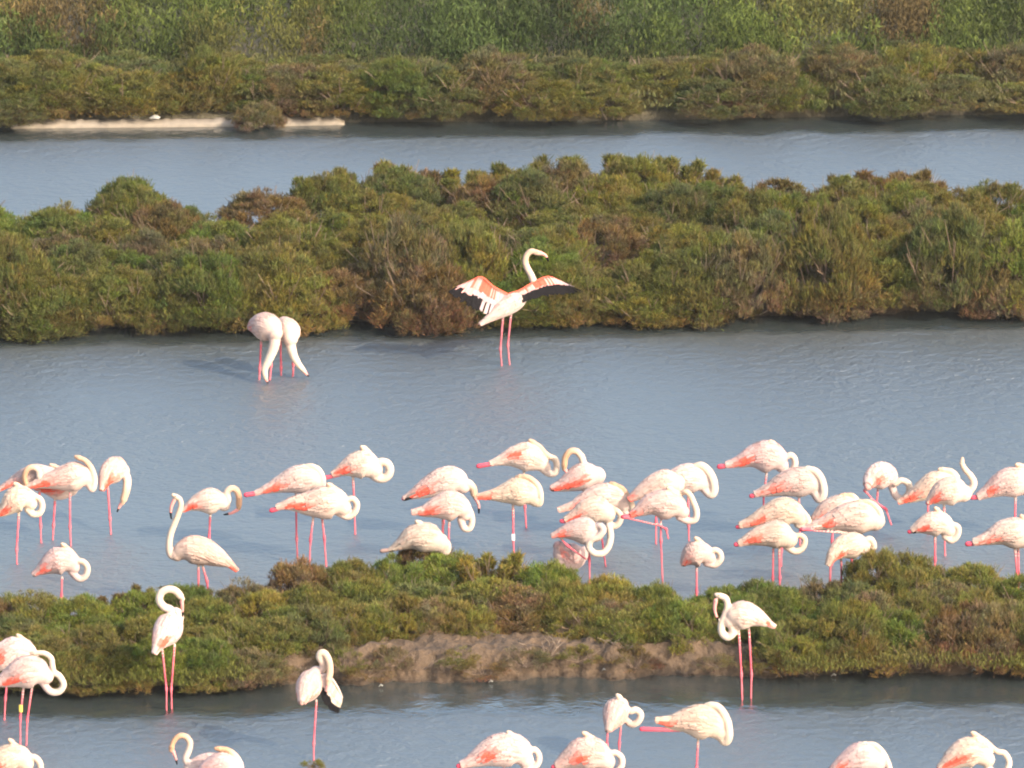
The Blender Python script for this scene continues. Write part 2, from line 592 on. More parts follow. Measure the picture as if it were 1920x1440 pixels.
MID_MARKS = [(20, 'at the left edge'), (130, 'left of the round green dome'), (235, 'under the round green dome'), (340, 'right of the round green dome'), (430, 'left of the two feeding birds'),
             (520, 'above the two feeding birds'), (620, 'right of the two feeding birds'), (740, 'left of the dark hollow'), (850, 'beside the outstretched left wing'), (960, 'behind the wing spreading flamingo'),
             (1070, 'beside the outstretched right wing'), (1180, 'below the spiky crest'), (1300, 'left of the bare bush'), (1400, 'around the bare bush'), (1500, 'right of the bare bush'),
             (1600, 'left of the red tipped rise'), (1680, 'below the red tipped rise'), (1780, 'right of the red tipped rise'), (1880, 'near the right edge'), (2000, 'at the right edge')]
FAR_MARKS = [(40, 'at the left edge'), (180, 'over the left part of the pale ledge'), (330, 'over the middle of the pale ledge'), (480, 'over the gap in the pale ledge'), (600, 'over the right end of the pale ledge'),
             (760, 'just right of the pale ledge'), (950, 'left of the middle'), (1150, 'right of the middle'), (1350, 'behind the red tipped rise'), (1550, 'left of the dark hollow bank'), (1750, 'by the dark hollow bank'), (1930, 'at the right edge')]

def nearest(marks, px):
    return min(marks, key=lambda m: abs(m[0] - px))[1]

SIZES = ((.38, 'low'), (.52, 'mid height'), (9, 'tall'))
def shrub_label(colour, h, where, row, marks, px):
    size = [w for t, w in SIZES if h < t][0]
    base = f'{size} {colour} shrub, {row} of {where}, {nearest(marks, px)}'
    if len(base.split()) > 15: base = f'{size} {colour} shrub, {row}, {nearest(marks, px)}'
    if len(base.split()) > 15: base = base.replace('mid height ', '')
    if len(base.split()) > 15: base = base.replace('low ', '').replace('tall ', '')
    if base in USED_LABELS:
        USED_LABELS[base] += 1
        base2 = f'{base}, {["", "second", "third", "fourth"][min(3, USED_LABELS[base])]}'
        if len(base2.replace(',', ' ').split()) > 16: base2 = base2.replace(f'{size} ', '').replace('saltmarsh ', '')
        if len(base2.replace(',', ' ').split()) > 16: base2 = f'{colour} shrub, {nearest(marks, px)}, second'
        return base2
    USED_LABELS[base] = 0
    if len(base.replace(',', ' ').split()) > 16: base = f'{colour} {row} shrub, {nearest(marks, px)}'
    return base

def colour_at(p, greens, browns, seed):
    a = noise.noise(Vector((p.x * .55, p.y * .9, seed)))
    a += random.uniform(-.28, .28)
    if a > .12: return random.choice(greens)
    if a < -.16: return random.choice(browns)
    return random.choice(['olive', 'olive', 'yellowish', 'dull green'])

# near islet ---------------------------------------------------------
n_rows = 5
for r in range(n_rows):
    v = [0.10, .30, .52, .76, .97][r]
    step = 98
    px = -330 + (r % 2) * step / 2
    while px < 2260:
        q = px + random.uniform(-22, 22)
        px += step
        f, b = lerp_table(NEAR_FRONT, q), near_back(q)
        bare = 470 < q < 1470
        vv = v + random.uniform(-.05, .05)
        if bare and r == 0:
            continue
        if bare and r == 1: vv = (.50 if q < 900 else .62) if 620 < q < 1420 else .42
        if bare and r == 2 and q > 900: vv = .74
        y = f + (b - f) * vv
        p = ground(q, y, 0.22 if r else 0.08)
        _, py, s = project(p)
        limit = (py - lerp_table(NEAR_SKY, q)) / s
        h = random.uniform(.30, .46) if r < 4 else random.uniform(.30, .42)
        if not bare and r == 0: h = random.uniform(.26, .42)
        if q > 1560 and r in (1, 2): h = random.uniform(.42, .58)
        if q < 480: h *= .86
        h = min(h, limit * random.uniform(.86, 1.0) / .98)
        if r == 4: h = limit * (random.uniform(.80, 1.04) if not 1590 < q < 1800 else random.uniform(1.0, 1.08))
        h = max(.16, h)
        rx = random.uniform(.34, .46)
        c = colour_at(p, ['green', 'bright green', 'bright green', 'olive'], ['reddish brown', 'grey brown', 'yellowish', 'olive'], 1.7)
        if r == 0: c = random.choice(['reddish brown', 'yellowish', 'olive', 'grey brown', 'green'])
        VIVID[0] = 1.32
        row = ['lowest row', 'second row', 'third row', 'fourth row', 'crest'][r]
        kind = DOMES if r else (DOMES if random.random() < .6 else SPARSE)
        if r in (3, 4) and random.random() < .12: kind = PLUMES; h *= 1.08; c = random.choice(['reddish brown', 'olive', 'yellowish', 'grey brown'])
        place_shrub(p, rx, h, c, kind, shrub_label(c, h, 'the nearest islet', row, NEAR_MARKS, q), 'saltmarsh shrubs on the nearest islet')

VIVID[0] = 1.0
for i, (q, dy, h) in enumerate(((470, 22, .2), (520, 14, .15), (640, 30, .22), (690, 12, .14), (735, 34, .2), (860, 30, .16), (905, 12, .12), (985, 26, .18), (1085, 32, .16), (1190, 20, .2), (1345, 18, .12), (1440, 16, .24), (1490, 12, .22))):
    p = ground(q, lerp_table(NEAR_FRONT, q) - dy, .02 + dy * .005)
    c = ['reddish brown', 'grey brown', 'olive'][i % 3]
    place_shrub(p, random.uniform(.2, .3), h, c, SPARSE, f'thin {c} tuft on the mud, {nearest(NEAR_MARKS, q)}', 'thin tufts on the mud bank')
# middle islet -------------------------------------------------------
rows = [.03, .15, .30, .46, .63, .80, .96]
for r, v in enumerate(rows):
    step = 128 if r < 2 else 138
    px = -330 + (r % 2) * step / 2
    while px < 2260:
        q = px + random.uniform(-32, 32)
        px += step
        f, b = lerp_table(MID_FRONT, q), mid_back(q)
        y = f + (b - f) * (v + random.uniform(-.03, .03))
        p = ground(q, y, .05 if r == 0 else .18)
        _, py, s = project(p)
        limit = (py - lerp_table(MID_SKY, q)) / s
        if r == 0 and (random.random() < .12 or 655 < q < 730 or 815 < q < 965 or 1345 < q < 1475): continue
        h = [random.uniform(.42, .80), random.uniform(.60, 1.0), random.uniform(.45, .75)][min(r, 2)]
        if r < 3: h *= .95 + .9 * noise.noise(Vector((p.x * .9, r * 3.3, 2.2)))
        h = min(h, limit)
        if r == 6: h = limit * random.uniform(.80, 1.0)
        h = max(.22, h)
        rx = random.uniform(.50, .70) if r > 1 else random.uniform(.54, .74)
        c = colour_at(p, ['green', 'olive', 'bright green', 'dull green'], ['reddish brown', 'yellowish', 'grey brown', 'olive'], 5.2)
        if r == 0: c = random.choice(['reddish brown', 'olive', 'green', 'yellowish', 'grey brown', 'olive'])
        kind = BIG
        if (r <= 1 and (1380 < q < 1480 or 1780 < q < 1900)):
            c = 'grey brown'
        row = ['water side row', 'second row', 'third row', 'fourth row', 'fifth row', 'sixth row', 'crest'][r]
        place_shrub(p, rx, h, c, kind, shrub_label(c, h, 'the middle islet', row, MID_MARKS, q), 'saltmarsh shrubs on the middle islet')

# the round green dome on the crest
p = ground(238, 418, .1)
place_shrub(p, .52, .62, 'green', DOMES, 'rounded dark green shrub standing alone against the far channel at left', 'saltmarsh shrubs on the middle islet')

# spiky upright plumes along the crest
crest = [(985, 'yellowish'), (1012, 'olive'), (1042, 'reddish brown'), (1085, 'yellowish'), (1125, 'olive'), (1160, 'yellowish'), (1200, 'olive'), (1245, 'olive'), (1305, 'yellowish'), (1338, 'olive'),
         (1372, 'reddish brown'), (1450, 'reddish brown'), (1508, 'reddish brown'), (1604, 'reddish brown'), (1640, 'reddish brown'), (1668, 'yellowish'), (1712, 'reddish brown'),
         (660, 'olive'), (705, 'yellowish'), (752, 'reddish brown'), (790, 'olive'), (880, 'yellowish'), (925, 'olive')]
PLUME_LABELS = [f'spiky {c} plant on the middle crest, {w}' for (q, c), w in zip(crest, (
    'leftmost of the tall run', 'highest point of the tall run', 'right of the highest point', 'left flank of the broad bush', 'left half of the broad bush', 'middle of the broad bush', 'right half of the broad bush',
    'right flank of the broad bush', 'standing clear right of the broad bush', 'last before the dip', 'small one in the dip', 'lone one mid dip', 'lone one at the right of the dip',
    'left end of the red tipped rise', 'top of the red tipped rise', 'yellow one on the red tipped rise', 'right end of the red tipped rise', 'straight above the feeding pair side', 'where the left slope levels out',
    'reddish one on the left slope', 'between the left slope and the middle', 'left of the tall run', 'just before the tall run'))]
for i, (q, c) in enumerate(crest):
    y = mid_back(q) - 8
    p = ground(q, y, .12)
    _, py, s = project(p)
    h = (py - lerp_table(MID_SKY, q) + random.uniform(0, 12)) / s
    place_shrub(p, random.uniform(.40, .56), h * random.uniform(.74, .98), c, PLUMES, PLUME_LABELS[i],
                'spiky plants along the crest of the middle islet')

# upright plumes at the left of the near islet and the tuft at the preening bird's foot
for q, hh, c, lab in ((270, .30, 'reddish brown', 'tall thin red brown plume poking above the near islet at left'), (218, .22, 'reddish brown', 'short red brown tuft left of the tall plume on the near islet'),
                      (352, .26, 'grey brown', 'grey brown wispy tuft below the long necked flamingo'), (800, .34, 'reddish brown', 'dark brown pointed tuft in front of the dark winged juvenile')):
    p = ground(q, near_back(q) - 22, .2)
    place_shrub(p, .26 if q != 800 else .34, hh, c, PLUMES if q != 800 else DOMES, lab, 'upright tufts on the near islet')
p = ground(587, 1446, 0)
place_shrub(p, .13, .12, 'yellowish', SPARSE, 'small sprig of marsh plant at the foot of the preening flamingo', 'upright tufts on the near islet')

# far shore ----------------------------------------------------------
for r, d in enumerate([.10, .68, 1.25, 1.85]):
    step = 165
    px = -330 + (r % 2) * step / 2
    while px < 2260:
        q = px + random.uniform(-35, 35)
        px += step
        f = ground(q, lerp_table(FAR_FRONT, q))
        p = Vector((f.x, f.y + d + random.uniform(-.25, .25), .15))
        if r == 0 and 20 < q < 640:
            p.y += .62
        h = [random.uniform(.36, .66), random.uniform(.5, .75), random.uniform(.4, .55), random.uniform(.35, .5)][r]
        c = colour_at(p, ['dull green', 'green', 'olive'], ['grey brown', 'olive', 'dull green'], 9.1)
        if c == 'yellowish': c = 'olive'
        if r == 3: c = random.choice(['olive', 'grey brown', 'olive', 'dull green'])
        row = ['water side row', 'second row', 'third row', 'hindmost row'][r]
        place_shrub(p, random.uniform(.58, .82), h, c, BIG, shrub_label(c, h, 'the far shore', row, FAR_MARKS, q), 'saltmarsh shrubs on the far shore')

# low plants between the shrubs, too many to count -------------------
def cover(name, pts_fn, n, bl, bw, colour, label, upright=1.0, spread=.05):
    rng = np.random.default_rng(len(name) * 13)
    base = np.array([pts_fn(rng) for _ in range(n // 6)])
    base = np.repeat(base, 6, 0) + rng.normal(size=(len(base) * 6, 3)) * np.array([spread, spread, spread * .3])
    m = len(base)
    D = unit(rng.normal(size=(m, 3)) * .35 + np.array([0, 0, upright]))
    tint = np.repeat(rng.uniform(.6, 1.35, (m // 6, 1)), 6, 0) * rng.uniform(.8, 1.2, (m, 1))
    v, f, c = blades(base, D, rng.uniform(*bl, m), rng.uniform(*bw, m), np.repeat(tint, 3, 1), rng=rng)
    o = link(name, mesh_np(name, v, f, c), M_FOL)
    o.color = (*colour, 1)
    tag(o, label, 'ground cover', kind='stuff')
    return o

def near_pt(rng):
    q = rng.uniform(-380, 2300); v = rng.uniform(.12, .98)
    if 470 < q < 1470: v = rng.uniform(.47 if q < 900 else .60, .98)
    p = ground(q, lerp_table(NEAR_FRONT, q) * (1 - v) + near_back(q) * v, .26)
    return (p.x, p.y, .2 + rng.uniform(0, .12))
cover('near_islet_ground_cover', near_pt, 80000, (.035, .08), (.006, .011), (.12, .12, .02), 'low mixed green and rusty saltmarsh plants between the shrubs of the near islet')

def near_edge(rng):
    q = rng.uniform(-380, 2300)
    p = ground(q, lerp_table(NEAR_FRONT, q) - 5 - abs(rng.normal()) * 12)
    return (p.x, p.y + .05, rng.uniform(0.0, .10))
cover('bank_edge_stubble', near_edge, 5200, (.03, .09), (.007, .012), (.11, .075, .035), 'short brown stubble and roots along the waterline of the near bank', .8, .03)

def mid_pt(rng):
    q = rng.uniform(-380, 2300); v = rng.uniform(.07, .98)
    if 655 < q < 730 or 815 < q < 965 or 1345 < q < 1475: v = rng.uniform(.16, .98)
    p = ground(q, lerp_table(MID_FRONT, q) * (1 - v) + mid_back(q) * v, .2)
    return (p.x, p.y, .15 + rng.uniform(0, .22))
cover('middle_islet_ground_cover', mid_pt, 100000, (.04, .09), (.008, .013), (.13, .115, .025), 'low mixed olive and rusty saltmarsh plants between the shrubs of the middle islet')

def far_pt(rng):
    x = rng.uniform(-10, 10); d = rng.uniform(-.05, 3.0)
    f = ground(960, 230)
    return (x, f.y + d, .15 + rng.uniform(0, .25))
cover('far_shore_ground_cover', far_pt, 60000, (.05, .10), (.010, .016), (.10, .10, .04), 'low dull plants between the shrubs of the far shore')

# the tall thicket behind the far shore: upright green stands that read as one mass
def thicket():
    rng = np.random.default_rng(77)
    y0 = ground(960, 230).y + 2.3
    P, D, Cc, L, Wd = [], [], [], [], []
    cols = [np.array(c) for c in ((0.043, 0.060, 0.011), (0.056, 0.072, 0.013), (0.032, 0.048, 0.011), (0.067, 0.066, 0.014), (0.074, 0.052, 0.019), (0.048, 0.059, 0.019))]
    for k in range(2600):
        d = rng.uniform(0, 1) ** 1.15 * 14
        x = rng.uniform(-10 - d * .05, 10 + d * .05)
        y = y0 + d
        zb = float(np.interp(d + 2.3, fy, fz))
        h = rng.uniform(.35, .95) * (1 if d > 1 else .75 + .25 * d)
        w = rng.uniform(.18, .42)
        a = noise.noise(Vector((x * .35, y * .25, 4.4)))
        a2 = noise.noise(Vector((x * .9, y * .5, 8.4)))
        ci = 4 if a2 > .30 else (3 if a > .18 else (2 if a < -.2 else (0 if rng.uniform() < .5 else 1)))
        if rng.uniform() < .06: ci = 5
        tone = rng.uniform(.7, 1.25) * (1 + .7 * noise.noise(Vector((x * .6, y * .4, 1.1))))
        m = 140
        u = rng.uniform(0, 1, m)
        ang = rng.uniform(0, 6.283, m)
        rad = w * np.sqrt(rng.uniform(.1, 1, m)) * np.sqrt(1.02 - u * u)
        P.append(np.stack([x + np.cos(ang) * rad, y + np.sin(ang) * rad, zb + u * h], 1))
        D.append(unit(rng.normal(size=(m, 3)) * .55 + np.array([0, 0, 1.0])))
        Cc.append(cols[ci][None, :] * tone * rng.uniform(.55, 1.45, (m, 1)))
        L.append(rng.uniform(.06, .13, m)); Wd.append(rng.uniform(.011, .022, m))
    P = np.concatenate(P); D = np.concatenate(D); Cc = np.concatenate(Cc); L = np.concatenate(L); Wd = np.concatenate(Wd)
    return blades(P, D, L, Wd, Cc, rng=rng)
v, f, c = thicket()
M_THICK = mat_vcol('thicket_foliage', .8, 0, spec=.2)
tag(link('tall_thicket', mesh_np('tall_thicket', v, f, c), M_THICK), 'dense tall green thicket with rusty patches filling the top of the view', 'thicket', kind='stuff')

# ------------------------------------------------------------------ pale ledge on the far shore
def ledge(xa, xb, ya, yb, label):
    V, F = [], []
    n = int((xb - xa) / 6)
    for i in range(n + 1):
        px = xa + (xb - xa) * i / n
        p = ground(px, ya + (yb - ya) * i / n)
        e = min(1, i / 2.5, (n - i) / 2.0) if n > 4 else 1
        w = noise.noise(Vector((px * .05, 0, 1))) * .018 + noise.noise(Vector((px * .16, 3, 1))) * .012
        h = (.062 + w) * max(.25, e)
        prof = [(0, -.06), (-.01 + w, h * .45), (.015 + w, h), (.16, h + .012 + w), (.30, h - .01), (.34, -.06)]
        for a, z in prof:
            V.append((p.x, p.y + a, z))
    k = 6
    for i in range(n):
        for j in range(k - 1):
            a = i * k + j
            F.append((a, a + k, a + k + 1, a + 1))
    F.append(tuple(range(k)))
    F.append(tuple(n * k + j for j in range(k))[::-1])
    o = link('pale_ledge', mesh_np('pale_ledge', V, F, smooth=True), M_LEDGE)
    tag(o, label, 'ledge', 'pale ledges along the far shore')
ledge(20, 476, 241, 237, 'long pale low ledge along the far water edge at the left')
ledge(502, 646, 237, 234, 'short pale low ledge ending at the scrub, right of the longer one')

# ------------------------------------------------------------------ bare branches
def bare(px, py, w, h, seed, label, z=.02, name='bare_branch', group='bare branches at the water edges', lean=0, nb=6):
    rnd = random.Random(seed)
    paths = []
    def grow(p, d, L, r, depth):
        pts = [p]
        for k in range(3):
            d = (d + Vector((rnd.uniform(-.35, .35), rnd.uniform(-.25, .25), rnd.uniform(-.25, .25)))).normalized()
            pts.append(pts[-1] + d * L / 3)
        paths.append((pts, r, r * .5))
        if depth:
            for k in range(rnd.choice((2, 3))):
                q = pts[rnd.choice((1, 2, 3))]
                dd = (d + Vector((rnd.uniform(-.9, .9), rnd.uniform(-.5, .5), rnd.uniform(-.5, .7)))).normalized()
                grow(q, dd, L * rnd.uniform(.5, .75), r * .55, depth - 1)
    for k in range(nb):
        x = rnd.uniform(-w / 2, w / 2)
        grow(Vector((x * .4, 0, 0)), Vector((x / w * 2.2 + lean, rnd.uniform(-.7, -.1), 1.0)).normalized(), h * rnd.uniform(.6, 1), .011, 2)
    v, f = branch_tubes(paths, 4)
    o = link(name, mesh_np(name, v, f), M_WOOD, loc=ground(px, py, z))
    tag(o, label, 'branch', group)
bare(1400, 590, .9, .75, 1, 'large tangled bare grey bush in the dark hollow of the middle islet', nb=9)
bare(1850, 578, 1.2, .5, 2, 'pale dead twigs fanning at the right end of the middle islet', nb=8)
bare(240, 612, .9, .4, 3, 'dry twigs at the waterline under the left scrub of the middle islet', nb=7)
bare(100, 614, .6, .35, 4, 'small dry twigs at the far left waterline of the middle islet', nb=5)
bare(870, 600, .7, .5, 5, 'dead branches in the dark gap under the left spread wing', nb=7)
bare(520, 606, .4, .3, 6, 'thin dry twigs behind the two feeding flamingos', nb=4)
bare(1470, 1264, .5, .28, 7, 'pale forked twigs hanging to the water right of the long legged flamingo', nb=6)
bare(1010, 1240, .4, .30, 8, 'crooked pale branch on the mud bank in the middle', z=.12, nb=5)
bare(770, 1268, .4, .24, 9, 'curled roots sticking out of the mud bank right of the preening flamingo', nb=6)
bare(560, 1275, .2, .14, 10, 'small root stump on the mud behind the preening flamingo', nb=3)
bare(1155, 1235, .35, .22, 11, 'low reddish twigs on the mud bank above the rear facing flamingo', z=.14, nb=5)
bare(1840, 1255, .4, .3, 12, 'dark twigs under the scrub at the right edge of the near bank', nb=5)
place_shrub(ground(488, 236, .05), .34, .34, 'grey brown', DOMES, 'rounded grey brown bush in the gap between the two pale ledges', 'saltmarsh shrubs on the far shore')
bare(1150, 224, .6, .3, 14, 'dry twigs at the far waterline right of the middle', nb=6)

# ------------------------------------------------------------------ flamingos
WHITE = np.array((.44, .344, .303))
CREAM = np.array((.47, .385, .31))
TAN = np.array((.37, .215, .135))
GREYISH = np.array((.30, .25, .24))  # grey plumage, and shade put into the colour of some birds
LEG = np.array((.50, .115, .14))
JOINT = np.array((.46, .055, .09))
CORAL = np.array((.56, .085, .055))
PINKISH = np.array((.50, .24, .20))
BLACK = np.array((.006, .005, .006))

def smooth_path(pts, n):
    """Catmull-Rom through rows of [x,y,z,r]"""
    P = np.asarray(pts, float)
    if len(P) == 2:
        t = np.linspace(0, 1, n)[:, None]
        return P[0] * (1 - t) + P[1] * t
    Q = np.vstack([2 * P[0] - P[1], P, 2 * P[-1] - P[-2]])
    seg = np.linalg.norm(np.diff(P[:, :3], axis=0), axis=1)
    cum = np.concatenate([[0], np.cumsum(seg)])
    out = []
    for s in np.linspace(0, cum[-1], n):
        i = min(int(np.searchsorted(cum, s, 'right') - 1), len(seg) - 1)
        t = (s - cum[i]) / max(seg[i], 1e-9)
        a, b, c, d = Q[i], Q[i + 1], Q[i + 2], Q[i + 3]
        out.append(.5 * ((2 * b) + (-a + c) * t + (2 * a - 5 * b + 4 * c - d) * t * t + (-a + 3 * b - 3 * c + d) * t ** 3))
    out = np.array(out)
    out[:, 3] = np.maximum(out[:, 3], .002)
    return out

def tube(path, V, F, wfac=1.0, sides=12, horiz=False):
    P = path[:, :3]
    n = len(P)
    T = unit(np.gradient(P, axis=0))
    ref = None
    base = len(V)
    frames = []
    for i in range(n):
        t = T[i]
        if horiz:
            a = np.cross(t, (0, 0, 1.0))
            if np.linalg.norm(a) < .15 and ref is not None: a = ref
            if ref is not None and a.dot(ref) < 0: a = -a
        else:
            a = ref - t * ref.dot(t) if ref is not None else np.array(Vector(t).orthogonal())
        a = a / (np.linalg.norm(a) + 1e-9)
        ref = a
        b = np.cross(t, a)
        if horiz and b[2] < 0: b = -b
        frames.append((t, a, b))
    # rounded ends: add shrinking rings
    rings = []
    t0, a0, b0 = frames[0]
    r0 = path[0, 3]
    for k in (80, 50, 22):
        an = math.radians(k)
        rings.append((P[0] - t0 * r0 * math.sin(an), a0, b0, r0 * math.cos(an)))
    for i in range(n):
        rings.append((P[i], frames[i][1], frames[i][2], path[i, 3]))
    t1, a1, b1 = frames[-1]
    r1 = path[-1, 3]
    for k in (22, 50, 80):
        an = math.radians(k)
        rings.append((P[-1] + t1 * r1 * math.sin(an), a1, b1, r1 * math.cos(an)))
    for c, a, b, r in rings:
        for k in range(sides):
            an = 2 * math.pi * k / sides
            V.append(tuple(c + a * math.cos(an) * r * wfac + b * math.sin(an) * r))
    m = len(rings)
    for i in range(m - 1):
        for k in range(sides):
            F.append((base + i * sides + k, base + i * sides + (k + 1) % sides, base + (i + 1) * sides + (k + 1) % sides, base + (i + 1) * sides + k))
    F.append(tuple(base + k for k in range(sides))[::-1])
    F.append(tuple(base + (m - 1) * sides + k for k in range(sides)))
    return frames

def fuse(V, F, voxel=.0085, it=4):
    me = bpy.data.meshes.new('raw')
    me.from_pydata(V, [], F)
    me.update()
    bm = bmesh.new(); bm.from_mesh(me)
    bmesh.ops.recalc_face_normals(bm, faces=bm.faces)
    bm.to_mesh(me); bm.free()
    o = bpy.data.objects.new('raw', me)
    COL.objects.link(o)
    m = o.modifiers.new('r', 'REMESH'); m.mode = 'VOXEL'; m.voxel_size = voxel; m.use_smooth_shade = True
    s = o.modifiers.new('s', 'SMOOTH'); s.iterations = it; s.factor = .5
    dg = bpy.context.evaluated_depsgraph_get()
    res = bpy.data.meshes.new_from_object(o.evaluated_get(dg))
    bpy.data.objects.remove(o)
    bpy.data.meshes.remove(me)
    return res

def feather(V, F, C, pts, wid, col, nrm, lift):
    """a feather as a three-station bent blade with a raised shaft; pts root..tip (3), nrm outward"""
    base = len(V)
    pr, pm, pt = [np.array(p) for p in pts]
    d = unit((pt - pr)[None])[0]
    s = unit(np.cross(d, nrm)[None])[0]
    V += [tuple(pr + nrm * .001), tuple(pm - s * wid * .5 + nrm * lift * .35), tuple(pm + nrm * (lift * .5 + .004)), tuple(pm + s * wid * .5 + nrm * lift * .35),
          tuple(pt - d * wid * .35 - s * wid * .42 + nrm * lift * .8), tuple(pt - d * wid * .15 + nrm * (lift + .003)), tuple(pt - d * wid * .35 + s * wid * .42 + nrm * lift * .8), tuple(pt + nrm * lift * .8)]
    F += [(base, base + 1, base + 2), (base, base + 2, base + 3), (base + 1, base + 4, base + 5, base + 2), (base + 2, base + 5, base + 6, base + 3), (base + 4, base + 7, base + 5), (base + 5, base + 7, base + 6)]
    C += [col * .92, col * .97, col, col * .97, col, col * 1.04, col, col * 1.04]

def folded_wing(body, frames, side, rnd, base_col, red, black, wf, patch):
    """overlapping feathers laid over one flank, from the shoulder to the tail"""
    n = len(body)
    P, R = body[:, :3], body[:, 3]
    L = np.linalg.norm(np.diff(P, axis=0), axis=1).sum()
    def at(t, phi):
        x = t * (n - 1)
        if x < 0:
            c = P[0] - unit((P[1] - P[0])[None])[0] * (-t) * L
            i, fr = 0, 0
            r = R[0]
        else:
            i = min(int(x), n - 2); fr = x - i
            c = P[i] * (1 - fr) + P[i + 1] * fr
            r = R[i] * (1 - fr) + R[i + 1] * fr
        T, a, b = frames[min(max(int(round(max(x, 0))), 0), n - 1)]
        q = math.radians(phi)
        nr = a * side * math.sin(q) + b * math.cos(q)
        return c + a * side * math.sin(q) * r * wf + b * math.cos(q) * r, unit(nr[None])[0]
    V, F, C = [], [], []
    t = .04
    while t < .90:
        for phi in range(6, 112, 11):
            ph = phi + rnd.uniform(-5, 5)
            tt = t + rnd.uniform(-.03, .03)
            if tt > .84 and ph > 95: continue
            ln = min(rnd.uniform(.085, .135) / L * (1.25 if t < .3 else 1), tt + .015 + .03 * rnd.random())
            if ln < .03: continue
            w = rnd.uniform(.030, .044)
            a0, n0 = at(tt, ph)
            a1, n1 = at(tt - ln * .5, ph + 2)
            a2, n2 = at(tt - ln, ph + 4)
            k = base_col * rnd.uniform(.76, 1.07)
            k = k * (1 - .16 * rnd.random() ** 2 * np.array([0, 1, 1.1]))
            u = math.exp(-((tt - patch[0]) / patch[2]) ** 2 - ((ph - patch[1]) / patch[3]) ** 2) * min(1.3, red * 1.5 + .15) * 1.35 * (red > .02)
            u = min(1, max(0, u + rnd.uniform(-.38, .38) * (u > .10)))
            k = k * (1 - u) + CORAL * rnd.uniform(.8, 1.15) * u
            rear = max(0, 1 - tt / .25) * .35 * min(1, red + .3) * (ph > 60)
            k = k * (1 - rear) + PINKISH * rear
            if black and tt < .22 and ph > 84: k = BLACK * 1.2
            elif black and tt < .30 and 60 < ph < 72 and rnd.random() < .4: k = base_col * .45
            feather(V, F, C, (a0, a1, a2), w, k, n1, .004 + .006 * rnd.random())
        t += .085
    return mesh_np('wing', V, F, np.array(C))

